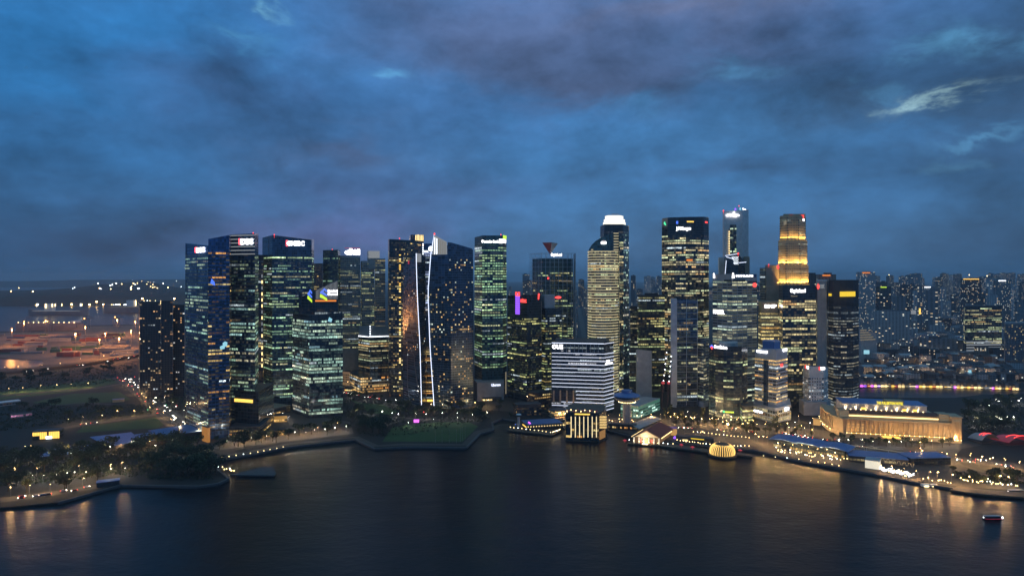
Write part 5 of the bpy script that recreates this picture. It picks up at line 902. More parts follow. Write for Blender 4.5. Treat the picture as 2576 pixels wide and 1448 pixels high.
# ------------------------------------------------------------------ boats and ships
def boat(label, x, y, L, W_, kind):
    c = gp(x, y, -1.4); t = thing('river_boat' if kind < 2 else 'cargo_ship', label, 'boat' if kind < 2 else 'ship', (*c, -2))
    n = 9; mb = MB(); vs = []
    for k in range(n):
        s = k/(n-1); w = W_/2 * min(1, math.sin(math.pi*min(.5, s*.9+.12)) if s < .5 else (1 - max(0, (s-.72)/.28)**2)); w = max(w, .1)
        X = c[0] + (s-.5)*L; sh = (abs(s-.5)*2)**2 * L*.03
        vs += [(X, c[1]-w*.6, -2.2), (X, c[1]-w, -2 + L*.08 + sh), (X, c[1]+w, -2 + L*.08 + sh), (X, c[1]+w*.6, -2.2)]
    mb.add(vs, [(4*k+j, 4*k+4+j, 4*k+4+(j+1) % 4, 4*k+(j+1) % 4) for k in range(n-1) for j in range(4)] + [(0, 1, 2, 3), (4*n-1, 4*n-2, 4*n-3, 4*n-4)]); mb.build('hull', HULLD if kind < 2 else HULL, t)
    zd = -2 + L*.08
    if kind == 0:
        mb = MB(); mb.box((c[0]-L*.02, c[1]), (1, 0), L*.36, W_*.36, zd, zd+1.7); mb.build('cabin', G_BLACK, t); mb = MB(); mb.box((c[0]-L*.02, c[1]), (1, 0), L*.40, W_*.44, zd+1.703, zd+2.0); mb.build('canopy', C_GREY, t)
        mb = MB(); mb.bar((c[0]-L*.45, c[1]-W_*.52, zd-.2), (c[0]+L*.42, c[1]-W_*.52, zd-.2), .16); mb.build('red_light_strip', L_SOFTRED, t); mb = MB(); mb.cyl((c[0]+L*.47, c[1]-.5), .45, .3, zd, zd+1.2, 8); mb.build('bow_lamp', LAMP_DW, t); mb = MB(); mb.cyl((c[0]-L*.47, c[1]-.5), .25, .2, zd, zd+1, 8); mb.build('stern_lamp', LAMP_DW, t)
    if kind == 1:
        mb = MB(); n = 8
        vs = [(c[0]+(s-.5)*L*.7, c[1]+W_*.46*math.cos(a), zd + 2.2*math.sin(a)) for s in (0, 1) for a in [math.pi*i/n for i in range(n+1)]]; m_ = n+1
        mb.add(vs, [(i, i+1, m_+i+1, m_+i) for i in range(n)] + [tuple(range(n, -1, -1)), tuple(range(m_, 2*m_))]); mb.build('canopy', WHITEP, t)
        mb = MB(); mb.box((c[0], c[1]-W_*.5), (1, 0), L*.2, .2, zd+.1, zd+.8); mb.build('cabin_lamp', LAMP_DOT, t)
    return t, c, zd
boat('dark river boat drawing a red light strip across the bay at the lower right', 2497, 1304, 16, 3.6, 0)
for x, lab in ((2327, 'left of two white arched river boats moored at the right quay'), (2347, 'right of two white arched river boats moored at the right quay')): boat(lab, x, 1222, 9, 5, 1)
boat('small unlit boat moored at the long dark pontoon', 2556, 1238, 16, 4.5, 0)
t, c, zd = boat('long pale car carrier ship moored along the port yard under a row of lamps', 126, 832, 240, 32, 2)
mb = MB(); mb.prism([(c[0]-108, c[1]-14), (c[0]+100, c[1]-14), (c[0]+100, c[1]+14), (c[0]-108, c[1]+14)], zd-6, zd+11); mb.build('superstructure', HULL, t); mb = MB(); mb.box((c[0]+92, c[1]), (1, 0), 10, 13, zd+11, zd+18); mb.build('bridge', WHITEP, t)
for k in range(12): mb = MB(); mb.cyl((c[0]-104+k*18, c[1]-13), 1.2, 1, zd+11.5, zd+14, 6); mb.build('deck_lamp', LAMP_DOT, t)
for x, y, L, lab in ((148, 792, 300, 'dark cargo ship with a white lit deck line out in the strait'), (360, 786, 420, 'far cargo ship with clustered white deck lights by the islands')):
    t, c, zd = boat(lab, x, y, L, 40, 2); mb = MB(); mb.bar((c[0]-L*.4, c[1]-21, zd-2), (c[0]+L*.4, c[1]-21, zd-2), 2.2); mb.build('deck_light_line', L_DIM if x < 200 else L_CREAM, t); mb = MB(); mb.box((c[0]-L*.15, c[1]), (1, 0), 20, 14, zd, zd+34); mb.build('bridge', WHITEP, t)
    for k in range(8): mb = MB(); mb.cyl((c[0]+R.uniform(-.42, .42)*L, c[1]-16), 2.2, 1.6, zd+R.uniform(2, 30), zd+34, 6); mb.build('deck_lamp', LAMP_DOT if R.random() < .6 else LAMP_DW, t)
# ------------------------------------------------------------------ riverside shophouses, low town, far city
SH = [L_WARM, L_GOLD, L_WARM, L_MAG, L_DIM, L_WARM, L_SOFTRED, L_CREAM, L_GOLD, L_DIM, L_CREAM]
NM = {L_WARM: 'warm white', L_GOLD: 'gold', L_MAG: 'magenta', L_DIM: 'cool', L_SOFTRED: 'red', L_CREAM: 'cream', L_WHITE: 'white', L_PURP: 'violet'}
WALLN = {0: 'grey', 1: 'pale', 2: 'dark', 3: 'brown'}
for k in range(46):
    x = 2163 + k*8.7; y = 973 + (k/46)**2*8; D = gp(x, y)[1]; a, b = gp(x, y), gp(x+8.4, y); w = b[0]-a[0]; h = R.uniform(8, 13); fr = SH[k*5 % 11] if k > 6 else [L_MAG, L_PURP, L_SOFTRED, L_MAG, L_WARM, L_PURP, L_WARM][k]; wl = R.choice([0, 1, 3, 1])
    t = thing('shophouse', '%s walled riverside shophouse with %s lit front, %s' % (WALLN[wl], NM[fr], 'toward the left end of the row' if k < 15 else ('mid row' if k < 31 else 'toward the right end of the row')), 'shophouse', (*a, 0), 'shophouses along the river')
    poly = [a, b, (b[0], b[1]+18), (a[0], a[1]+18)]; mb = MB(); mb.prism(poly, 0, h); mb.build('wall', FARW[wl], t)
    mb = MB(); m0 = (a[0]+b[0])/2; mb.add([(a[0], a[1]-.6, h), (b[0], b[1]-.6, h), (b[0], b[1]+9, h+3.2), (a[0], a[1]+9, h+3.2), (a[0], a[1]+18, h), (b[0], b[1]+18, h)], [(0, 1, 2, 3), (3, 2, 5, 4), (0, 3, 4), (1, 5, 2), (0, 4, 5, 1)]); mb.build('roof', TILE2, t)
    mb = MB(); mb.box((m0, a[1]-.4), (1, 0), w*.42, .2, .3, 3.4); mb.build('lit_front', fr, t)
    mb = MB(); mb.box((m0, a[1]-4), (1, 0), w*.4, 1.6, 2.2, 2.7); mb.build('awning_light', R.choice([L_WARM, L_GOLD, fr, L_CREAM]), t)
    if R.random() < .6: mb = MB(); mb.box((m0, a[1]-.15), (1, 0), w*.3, .1, 4.6, 6.2); mb.build('upper_window', glow('upper window', (1, .6, .25), .35), t)
def far_material(name, col, thr, ems):
    m = bpy.data.materials.new(name); m.use_nodes = True; t = m.node_tree; b = t.nodes['Principled BSDF']; b.inputs['Base Color'].default_value = (*col, 1); b.inputs['Roughness'].default_value = .8
    co = N(t, 'ShaderNodeTexCoord'); s = N(t, 'ShaderNodeSeparateXYZ'); t.links.new(co.outputs['Object'], s.inputs[0]); oi = N(t, 'ShaderNodeObjectInfo')
    u = math_(t, 'DIVIDE', math_(t, 'ADD', s.outputs[0], math_(t, 'MULTIPLY', s.outputs[1], .83)), 5.2); v = math_(t, 'DIVIDE', s.outputs[2], 3.6)
    cc = N(t, 'ShaderNodeCombineXYZ'); t.links.new(math_(t, 'FLOOR', u), cc.inputs[0]); t.links.new(math_(t, 'FLOOR', v), cc.inputs[1]); t.links.new(math_(t, 'MULTIPLY', oi.outputs['Random'], 91.7), cc.inputs[2])
    wn = N(t, 'ShaderNodeTexWhiteNoise'); t.links.new(cc.outputs[0], wn.inputs['Vector'])
    inside = math_(t, 'MULTIPLY', math_(t, 'LESS_THAN', math_(t, 'ABSOLUTE', math_(t, 'SUBTRACT', math_(t, 'FRACT', u), .5)), .24), math_(t, 'LESS_THAN', math_(t, 'ABSOLUTE', math_(t, 'SUBTRACT', math_(t, 'FRACT', v), .5)), .24))
    on = math_(t, 'MULTIPLY', math_(t, 'GREATER_THAN', wn.outputs['Value'], thr), inside)
    t.links.new(mixc(t, inside, col, tuple(c*.35 for c in col)), b.inputs['Base Color'])
    t.links.new(mixc(t, math_(t, 'FRACT', math_(t, 'MULTIPLY', wn.outputs['Value'], 57.3)), (1, .62, .26), (.85, .95, .85)), b.inputs['Emission Color']); t.links.new(math_(t, 'MULTIPLY', on, ems), b.inputs['Emission Strength'])
    m.cycles.emission_sampling = 'NONE'; return m
FW = [far_material('far block %s' % WALLN[k], c, .90, 1.25) for k, c in enumerate(((.20, .21, .23), (.42, .42, .44), (.06, .065, .075), (.24, .19, .16)))]
FORM = []
def block(x, D, w, top, wl, zone, depth=None, label=None, group=None, roof=True, name='apartment_block', base=0.0):
    X, Y = wp(x, D); z1 = zt(top, D); an = R.uniform(-.6, .6); u = (math.cos(an), math.sin(an)); d = depth or R.uniform(9, 16)
    if z1 < 6: z1 = R.uniform(8, 22)
    form = 'slim' if w < 22 and z1 > 45 else ('tall slab' if z1 > 45 else 'low')
    mb = MB(); mb.box((X, Y), u, w/2, d/2, base, z1)
    t = mb.build(name, FW[wl]); tag(t, label or '%s %s block %s' % (WALLN[wl], form, zone), 'city block', group or 'city blocks ' + zone)
    if roof:
        mb = MB(); mb.box((X + u[0]*w*R.uniform(-.2, .2), Y), u, w*R.uniform(.12, .25), d*.3, z1+.01, z1+R.uniform(2, 5)); mb.build('roof_box', FARW[wl], t)
    return t
for k in range(70):                                                       # the horizon of high-rise estates to the right
    D = R.uniform(3000, 6800); x = R.uniform(2150, 2640); block(x, D, R.uniform(18, 60) * (1 + D/9000), R.uniform(686, 712) + max(0, (4200-D)/130), R.choice([0, 0, 1, 2, 3]), 'on the hazy horizon right of the dark curved tower')
for k in range(34):
    D = R.uniform(2300, 3400); x = R.uniform(2160, 2620); block(x, D, R.uniform(16, 46), R.uniform(706, 765), R.choice([0, 1, 0, 2, 1]), 'in the hazy middle distance right of the dark curved tower')
for lo, hi, n, zone in ((1270, 1340, 7, 'in the gap between the green glass and the steel grid towers'), (1440, 1482, 6, 'in the gap left of the cream banded tower'), (1578, 1668, 13, 'in the gap right of the white crowned tower'), (1780, 1822, 5, 'in the gap left of the chequered light roof'), (1884, 1962, 8, 'in the gap left of the floodlit stepped tower'), (2030, 2165, 14, 'behind the plain yellow sign tower')):
    for k in range(n):
        D = R.uniform(1700, 5200); block(R.uniform(lo, hi), D, R.uniform(16, 42), R.uniform(688, 730) if D > 2500 else R.uniform(725, 790), R.choice([0, 1, 2, 0, 3]), zone)
for k in range(90):                                                       # a carpet of lower roofs between the towers of the far city
    D = R.uniform(1750, 4200); x = R.uniform(2165, 2600); block(x, D, R.uniform(24, 80), zt(0, 1) and YH + (H - R.uniform(10, 34)) * F / D, R.choice([0, 1, 1, 3, 2]), 'in the low carpet of roofs beyond the old town', R.uniform(20, 40))
for x, D, w, top, wl, lab in ((2178, 2300, 60, 684, 1, 'pale tall slab with a small amber crown right beside the dark curved tower'), (2222, 2200, 42, 720, 2, 'dark block with green and white roof lights near the dark curved tower'), (2330, 2500, 66, 720, 0, 'grey stepped block topped by a bright white bar'), (2442, 2600, 70, 700, 2, 'dark wide tower capped by a long amber light line'), (2520, 2500, 60, 704, 0, 'grey tower with a white lit roof edge near the right border'), (2265, 1900, 30, 745, 0, 'grey slab with a column of green white stair lights'), (2240, 1900, 90, 782, 1, 'pale low estate slabs above the curved grey market roof'), (2360, 1700, 80, 850, 0, 'grey block behind the red orange roof sign'), (2040, 1900, 60, 690, 2, 'dark slab just right of the floodlit stepped tower'), (2078, 1800, 46, 690, 3, 'sandy lit slab between the stepped tower and the yellow sign tower')):
    t = block(x, D, w, top, wl, '', 18, lab, 'landmark blocks of the far city'); X, Y = wp(x, D-12); z = zt(top, D)
    m_ = {2178: L_ORNG, 2222: L_LIME, 2330: L_WHITE, 2442: L_GOLD, 2520: L_WHITE, 2078: L_ORNG}.get(x)
    if m_: mb = MB(); mb.box((X, Y-2), (1, 0), w*(.42 if x in (2442,) else .22), 1, z-4, z-1); mb.build('roof_light', m_, t)
mb = MB(); p = gp(2330, 868); mb.box(p, (1, 0), 20, 1, 14, 19); t = tag(mb.build('roof_sign', glow('orange sign', (1, .14, .02), 1.6)), 'red orange sign bar glowing over the low town right of the river', 'sign')
mb = MB(); mb.box((p[0]-12, p[1]), (1, 0), .5, .5, 0, 14); mb.box((p[0]+12, p[1]), (1, 0), .5, .5, 0, 14); mb.build('sign_post', METAL, t)
for x, y0, y1, w, m_, lab in ((2440, 930, 944, 7, L_CYAN, 'upright cyan screen'), (2421, 930, 943, 9, L_CREAM, 'round cream lit shopfront panel'), (2180, 880, 890, 14, L_CYAN, 'white green lit screen'), (2314, 775, 790, 4, L_GOLD, 'slim gold upright sign'), (2298, 780, 790, 12, L_DIM, 'pale lit billboard')):
    D = gp(x, 955)[1] if y0 > 900 else 1500; X, Y = wp(x, D); mb = MB(); mb.box((X, Y), (1, 0), w/2*D/F, .4, zt(y1, D), zt(y0, D)); t = tag(mb.build('screen', m_), lab + ' among the low town right of the dark curved tower', 'screen'); mb = MB(); mb.box((X, Y+.6), (1, 0), .4, .3, 0, zt(y1, D)+1); mb.build('post', METAL, t)
T = Tower('office_building', 'white lit stepped block of five slanting light bands just right of the dark curved tower', 'building'); T.vol([(2161, 1560), (2166, 1520), (2206, 1540), (2206, 1600)], [830, 826, 838, 838], wall=C_GREY, rows=False); 
for k in range(5): T.panel('light_band', 1, 2163, 2180 + k*5.5, 828.5 + k*6, 831 + k*6, L_CREAM)
T = Tower('office_building', 'dark wide office block with yellow floors over white lit decks, inland right', 'office building'); T.vol([(2424, 1680), (2428, 1640), (2520, 1650), (2520, 1700)], 769, wall=C_DARK, fl=4.4, bay=4, pal=YELP, lit=.4, gain=.45, run=(2, 8), zr=(30, 118))
for k in range(4): T.panel('lit_deck', 1, 2431, 2518, 858 + k*7, 861 + k*7, L_DIM)
T = Tower('apartment_tower', 'pale balconied apartment slab cut by the right edge of the picture', 'apartment block'); T.vol([(2526, 1440), (2529, 1400), (2640, 1410), (2640, 1450)], 812, wall=FARW[1], fl=3.3, bay=3.4, wh=.45, gap=.4, pal=RES, lit=.10, gain=.5, mode='res'); T.bands('balcony_band', 4, 90, 3.3, .5, FARW[0], .8)
mb = MB(); p = gp(2290, 800); n = 14
mb.cyl((p[0]-40, p[1]), 95, 80, 12, 18, 40); mb.cyl((p[0]-40, p[1]), 92, 92, 0, 12, 40); tag(mb.build('market_hall', ROOFB), 'wide round grey market roof inland of the riverside shophouses', 'hall')
for row, (y, n, h0, h1) in enumerate(((958, 30, 9, 14), (946, 28, 10, 18), (934, 26, 9, 20), (918, 24, 10, 24), (900, 20, 10, 28), (880, 16, 10, 30))):
    rn = ('first', 'second', 'third', 'fourth', 'fifth', 'sixth')[row]
    for k in range(n):
        x = 2168 + (k + R.uniform(.1, .9)) * 400/n; yy = y + R.uniform(-3, 3); a = gp(x, yy); D = a[1]; w = R.uniform(9, 20)*(1+row*.12); h = R.uniform(h0, h1); wl = R.choice([0, 1, 1, 3, 2]); dp = R.uniform(14, 24)
        mb = MB(); mb.prism(quad(a, (1, 0), w, dp), 0, h); t = mb.build('town_house', FW[wl]); gb = R.random() < .6
        mb = MB(); P = quad((a[0]-.4, a[1]-.4), (1, 0), w+.8, dp+.8); rh = h + (3.5 if gb else .8)
        if gb: mb.add([(*P[0], h), (*P[1], h), (P[1][0], P[1][1]+dp/2, rh), (P[0][0], P[0][1]+dp/2, rh), (*P[3], h), (*P[2], h)], [(0, 1, 2, 3), (3, 2, 5, 4), (0, 3, 4), (1, 5, 2), (0, 4, 5, 1)])
        else: mb.prism(P, h+.003, rh, bottom=True)
        mb.build('roof', R.choice([TILE2, ROOFD, C_GREY]), t); tag(t, '%s %s house with %s roof, %s row up from the river' % ('low' if h < 14 else 'taller', WALLN[wl], 'gabled' if gb else 'flat', rn), 'town house', 'town houses inland of the river')
# ------------------------------------------------------------------ trees
def tree_meshes(kind, seed):
    r = random.Random(seed); c = MB(); t = MB()
    if kind == 'spreading': h, rad, lob = r.uniform(11, 14), r.uniform(6.5, 8.5), 9
    elif kind == 'round': h, rad, lob = r.uniform(8, 10), r.uniform(3.6, 4.6), 5
    else: h, rad, lob = r.uniform(13, 17), r.uniform(2.6, 3.4), 6
    th = h * (.42 if kind != 'upright' else .25); n = 7; ring = []
    for z, rr in ((0, .45), (th*.5, .32), (th, .25)): ring.append([(rr*math.cos(2*math.pi*i/n), rr*math.sin(2*math.pi*i/n), z) for i in range(n)])
    t.add([p for q in ring for p in q], [(k*n+i, k*n+(i+1) % n, (k+1)*n+(i+1) % n, (k+1)*n+i) for k in range(2) for i in range(n)])
    cs = []
    for i in range(lob):
        a = 2*math.pi*i/lob + r.uniform(-.4, .4); d = rad * (.0 if i == 0 else r.uniform(.45, .72)); z = lerp(th, h, r.uniform(.45, .95)) if kind != 'upright' else lerp(th, h, (i+.6)/lob)
        if kind == 'upright': d = rad*.2
        q = (d*math.cos(a), d*math.sin(a), z); cs.append((q, rad * r.uniform(.36, .55) if kind != 'upright' else rad*r.uniform(.6, .85)))
        t.bar((0, 0, th*.9), q, .22)
    for (x, y, z), s in cs:
        for k in range(46 if kind == 'spreading' else 34):
            v = Vector((r.gauss(0, 1), r.gauss(0, 1), r.gauss(0, 1))).normalized() * s * r.uniform(.55, 1.08); v.z *= .72
            p = Vector((x, y, z)) + v; a = Vector((r.gauss(0, 1), r.gauss(0, 1), r.gauss(0, .6))).normalized(); b = a.cross(Vector((r.gauss(0, 1), r.gauss(0, 1), r.gauss(0, 1)))).normalized(); e = r.uniform(.45, 1.0)
            c.add([p + a*e, p + b*e*.8, p - a*e, p - b*e*.8], [(0, 1, 2, 3)])
    return c, t
KINDS = {}
for kind, cnt in (('spreading', 4), ('round', 2), ('upright', 2)):
    KINDS[kind] = [(c.mesh('crown', LEAF if i % 2 == 0 else LEAF2), t.mesh('trunk', BARK)) for i in range(cnt) for c, t in [tree_meshes(kind, 40 + i)]]
def inpoly(x, y, P):
    s = False
    for (x0, y0), (x1, y1) in zip(P, P[1:] + P[:1]):
        if (y0 > y) != (y1 > y) and x < (x1-x0)*(y-y0)/(y1-y0)+x0: s = not s
    return s
def tree(x, y, kind, where, sc_=None):
    X, Y = gp(x, y); i = R.randrange(len(KINDS[kind])); cm, tm = KINDS[kind][i]; tone = 'dark' if i % 2 == 0 else 'lighter green'
    t = thing('tree', '%s %s tree %s' % (tone, kind, where), 'tree', (X, Y, 0), 'trees ' + where); s = sc_ or R.uniform(.75, 1.2); t.scale = (s, s, s*R.uniform(.9, 1.1)); t.rotation_euler.z = R.uniform(0, 6.28)
    for nme, me in (('crown', cm), ('trunk', tm)): o = bpy.data.objects.new(nme, me); COL.objects.link(o); o.parent = t
def grove(P, n, kind, where, sc_=None):
    xs, ys = [p[0] for p in P], [p[1] for p in P]; k = 0; pl = []
    while k < n:
        for _ in range(12):
            x, y = R.uniform(min(xs), max(xs)), R.uniform(min(ys), max(ys))
            if inpoly(x, y, P) and all(abs(x-a) + 2.2*abs(y-b) > 9 for a, b in pl): break
        if inpoly(x, y, P): pl.append((x, y)); tree(x, y, kind if isinstance(kind, str) else R.choice(kind), where, sc_)
        k += 1
grove([(0, 1140), (90, 1150), (250, 1132), (430, 1108), (520, 1130), (545, 1150), (540, 1200), (430, 1205), (300, 1180), (0, 1195)], 62, 'spreading', 'in the dark park by the left shore')
grove([(0, 1200), (290, 1185), (300, 1210), (180, 1236), (0, 1252)], 14, ['round', 'spreading'], 'along the left shore car park')
grove([(440, 1150), (520, 1140), (552, 1205), (500, 1216), (430, 1208)], 16, 'spreading', 'on the dark wooded corner where the shore turns', 1.25)
grove([(0, 950), (345, 915), (330, 945), (0, 972)], 17, 'spreading', 'along the expressway at the far left')
grove([(40, 1022), (260, 1024), (410, 1030), (240, 1052), (60, 1070)], 15, ['spreading', 'round'], 'between the two lawns left of the avenue')
grove([(355, 985), (465, 992), (505, 1040), (440, 1030)], 12, 'round', 'between the avenue and the dark brown apartment block')
grove([(525, 1114), (650, 1104), (720, 1100), (880, 1068), (890, 1086), (720, 1110), (560, 1138)], 26, ['spreading', 'round'], 'along the left promenade')
grove([(860, 1010), (890, 996), (1010, 1008), (1010, 1030), (975, 1018), (920, 1006)], 12, 'round', 'round the small triangular lawn')
grove([(862, 1040), (990, 1050), (985, 1072), (958, 1108), (905, 1092), (880, 1060)], 17, 'spreading', 'on the promontory left of the waterfront lawn')
grove([(1000, 1028), (1190, 1026), (1240, 1040), (1238, 1058), (1100, 1052), (1010, 1052)], 28, ['spreading', 'round'], 'behind the waterfront lawn')
grove([(1240, 1015), (1380, 1020), (1390, 1045), (1260, 1052)], 10, ['round', 'spreading'], 'at the foot of the black two-faced tower')
grove([(1660, 1040), (1780, 1042), (1880, 1066), (2010, 1070), (2060, 1085), (1900, 1082), (1680, 1068)], 28, ['upright', 'round'], 'along the road in front of the right hand towers')
grove([(1690, 1062), (1800, 1068), (2000, 1086), (2070, 1096), (2040, 1104), (1890, 1092), (1700, 1084)], 24, ['round', 'upright'], 'on the bay side of the road below the right hand towers', .85)
grove([(2090, 1108), (2300, 1118), (2420, 1114), (2420, 1122), (2280, 1132), (2100, 1116)], 18, 'round', 'before the long gold lit colonnaded building')
grove([(2425, 1030), (2490, 1005), (2576, 1000), (2576, 1085), (2470, 1100), (2425, 1085)], 26, 'spreading', 'in the dark park right of the gold lit colonnaded building')
grove([(2390, 1180), (2440, 1190), (2576, 1205), (2576, 1222), (2440, 1218), (2400, 1205)], 12, 'round', 'on the right quay')
grove([(2560, 965), (2640, 960), (2640, 985), (2560, 980)], 5, 'spreading', 'at the right end of the riverside shophouses')
def thicket(P, n):                                                     # shrubs and ground cover nobody could count
    mb = MB(); xs, ys = [p[0] for p in P], [p[1] for p in P]; k = 0
    while k < n:
        x, y = R.uniform(min(xs), max(xs)), R.uniform(min(ys), max(ys))
        if not inpoly(x, y, P): continue
        k += 1; X, Y = gp(x, y); s = R.uniform(.8, 2.6)
        for j in range(7):
            p = Vector((X + R.gauss(0, s*.7), Y + R.gauss(0, s*.7), abs(R.gauss(s*.5, s*.35)))); a = Vector((R.gauss(0, 1), R.gauss(0, 1), R.gauss(0, .6))).normalized(); b = a.cross(Vector((R.gauss(0, 1), R.gauss(0, 1), R.gauss(0, 1)))).normalized(); e = R.uniform(.4, 1.0)
            mb.add([p + a*e, p + b*e, p - a*e, p - b*e], [(0, 1, 2, 3)])
    tag(mb.build('undergrowth', LEAF), kind='stuff')
thicket([(0, 1120), (90, 1130), (250, 1125), (430, 1108), (520, 1125), (545, 1150), (540, 1205), (430, 1208), (300, 1195), (0, 1225)], 1500)
thicket([(0, 948), (345, 912), (335, 948), (240, 968), (0, 988)], 700); thicket([(0, 1022), (260, 1020), (395, 1018), (380, 1040), (150, 1066), (0, 1085)], 700)
thicket([(355, 985), (460, 1000), (510, 1035), (450, 1040)], 200); thicket([(860, 1005), (900, 1000), (1240, 1035), (1235, 1056), (960, 1105), (905, 1092), (870, 1050)], 500)
thicket([(2425, 1020), (2490, 1000), (2576, 995), (2576, 1085), (2470, 1100), (2425, 1090)], 600); thicket([(2395, 1185), (2440, 1192), (2576, 1207), (2576, 1218), (2440, 1214), (2405, 1205)], 160)
# ------------------------------------------------------------------ lamps, cars, masts
def lamp_proto(h, m, r):
    mb = MB(); mb.cyl((0, 0), .11, .07, 0, h, 6); mb.bar((0, 0, h), (1.1, 0, h+.3), .1); p = mb.mesh('pole', METAL)
    mb = MB(); mb.cyl((1.1, 0), r, r*.7, h+.05, h+.05+r*.8, 8); return p, mb.mesh('lamp_head', m)
LP = {'white': lamp_proto(7, LAMP_W, .34), 'amber': lamp_proto(8, LAMP_O, .36)}
def lamp_light(name, col, e, r=.3):
    l = bpy.data.lights.new(name, 'POINT'); l.energy = e; l.color = col; l.shadow_soft_size = r; l.specular_factor = .35; return l
LL = {'white': (lamp_light('lamp light', (1, .92, .78), 2000), 6.4), 'amber': (lamp_light('lamp light', (1, .58, .22), 5400), 7.4)}
SODIUM = lamp_light('flood light', (1, .36, .09), 230000, 1.2); SODIUM.specular_factor = .02
def lamp(x, y, tone, where, z=0.0):
    X, Y = gp(x, y, z); t = thing('street_lamp', 'lit %s street lamp %s' % (tone, where), 'street lamp', (X, Y, z), 'street lamps ' + where); t.rotation_euler.z = R.uniform(0, 6.28)
    t.scale = (1, 1, R.uniform(.8, 1.15)); hs = R.uniform(.5, 1.2) * (.62 if X < -230 and Y < 900 else 1)
    lo = bpy.data.objects.new('lamp_light', LL[tone][0]); COL.objects.link(lo); lo.parent = t; lo.location = (1.1, 0, LL[tone][1])
    for nme, me in zip(('pole', 'lamp_head'), LP[tone]):
        o = bpy.data.objects.new(nme, me); COL.objects.link(o); o.parent = t
        if nme == 'lamp_head': hh = 7 if tone == 'white' else 8; o.scale = (hs, hs, hs); o.location = (1.1*(1-hs), 0, (hh+.05)*(1-hs))
def lamps(line, n, tone, where, j=4, z=0.0):
    for k in range(n):
        t = (k+.5)/n*(len(line)-1); i = min(len(line)-2, int(t)); a, b = line[i], line[i+1]; lamp(lerp(a[0], b[0], t-i) + R.uniform(-j, j), lerp(a[1], b[1], t-i) + R.uniform(-j, j)*.3, tone, where, z)
lamps([(300, 962), (368, 1012), (460, 1096)], 9, 'amber', 'on the left side of the avenue'); lamps([(352, 962), (440, 1030), (500, 1080)], 10, 'white', 'on the right side of the avenue')
lamps([(0, 936), (120, 925), (348, 890)], 8, 'amber', 'along the expressway at the far left', 2, 6); lamps([(0, 990), (242, 972)], 6, 'amber', 'on the road above the far left field'); lamps([(150, 1070), (400, 1036)], 6, 'amber', 'on the cross road left of the avenue')
lamps([(20, 1160), (200, 1150), (420, 1130), (520, 1160)], 12, 'white', 'inside the dark park by the left shore', 14); lamps([(20, 1200), (200, 1195), (330, 1180)], 7, 'amber', 'inside the dark park by the left shore', 12); lamps([(0, 1255), (130, 1236), (230, 1220)], 5, 'amber', 'in the left shore car park')
lamps([(545, 1128), (700, 1108), (880, 1082)], 15, 'white', 'along the left promenade', 10); lamps([(560, 1120), (700, 1100), (860, 1078)], 8, 'amber', 'along the left promenade', 10)
lamps([(870, 1000), (940, 1010), (1010, 1024)], 5, 'white', 'round the small triangular lawn', 8); lamps([(900, 1040), (1000, 1052), (1240, 1050)], 13, 'white', 'behind the waterfront lawn', 10); lamps([(1060, 1030), (1240, 1020)], 6, 'amber', 'behind the waterfront lawn', 10)
lamps([(1000, 1076), (1180, 1058)], 3, 'white', 'on the edge of the waterfront lawn', 4)
lamps([(1680, 1062), (1790, 1070), (1900, 1078), (2060, 1098)], 20, 'amber', 'along the road in front of the right hand towers', 8); lamps([(1700, 1050), (2060, 1075)], 8, 'white', 'along the road in front of the right hand towers', 12)
lamps([(2090, 1118), (2250, 1124), (2420, 1118)], 10, 'white', 'before the long gold lit colonnaded building', 6); lamps([(2300, 1146), (2576, 1180)], 9, 'amber', 'on the right hand causeway', 6)
lamps([(2430, 1040), (2576, 1010)], 9, 'white', 'in the dark park right of the gold lit colonnaded building', 16); lamps([(2440, 1070), (2570, 1060)], 8, 'white', 'in the dark park right of the gold lit colonnaded building', 14)
lamps([(1945, 1128), (2110, 1156)], 8, 'amber', 'before the long blue roofed arcade', 5); lamps([(2200, 1186), (2320, 1206), (2430, 1222), (2560, 1222)], 12, 'amber', 'on the right quay', 6)
lamps([(870, 975), (935, 960)], 5, 'amber', 'on the busy street in the gap'); lamps([(1400, 1050), (1540, 1062)], 7, 'amber', 'between the white ruled block and the black box hotel', 8); lamps([(560, 1050), (650, 1020)], 3, 'white', 'behind the blue office tower', 6); lamps([(680, 1040), (735, 1066)], 3, 'white', 'between the two green lit office towers', 6)
lamps([(1690, 1058), (1800, 1064), (1900, 1072), (2060, 1090)], 16, 'amber', 'along the road in front of the right hand towers', 9); lamps([(1700, 1092), (1890, 1108), (1940, 1118)], 8, 'amber', 'on the paved quay behind the boardwalk', 5)
lamps([(1545, 1062), (1620, 1060), (1690, 1052)], 7, 'amber', 'on the street beside the mushroom tower', 7); lamps([(2000, 1060), (2070, 1072), (2085, 1100)], 5, 'amber', 'beside the pale stone tower', 8)
lamps([(2165, 970), (2300, 970), (2450, 973), (2556, 980)], 20, 'amber', 'along the river promenade', 3); lamps([(2170, 950), (2560, 955)], 14, 'amber', 'in the lanes of the old town', 16); lamps([(2170, 925), (2560, 920)], 12, 'amber', 'in the lanes of the old town', 18); lamps([(2180, 890), (2560, 885)], 10, 'white', 'in the streets beyond the old town', 20)
lamps([(500, 1045), (540, 1030), (600, 1005)], 4, 'amber', 'behind the blue office tower', 6); lamps([(500, 1100), (508, 1090)], 2, 'amber', 'at the foot of the blue office tower', 3); lamps([(2300, 1150), (2576, 1186)], 9, 'amber', 'on the right hand causeway', 8); lamps([(2420, 1114), (2300, 1132)], 4, 'amber', 'before the long gold lit colonnaded building', 4)
lamps([(30, 1140), (250, 1140), (430, 1115)], 10, 'amber', 'inside the dark park by the left shore', 16); lamps([(40, 1212), (180, 1208), (320, 1192)], 10, 'white', 'inside the dark park by the left shore', 10)
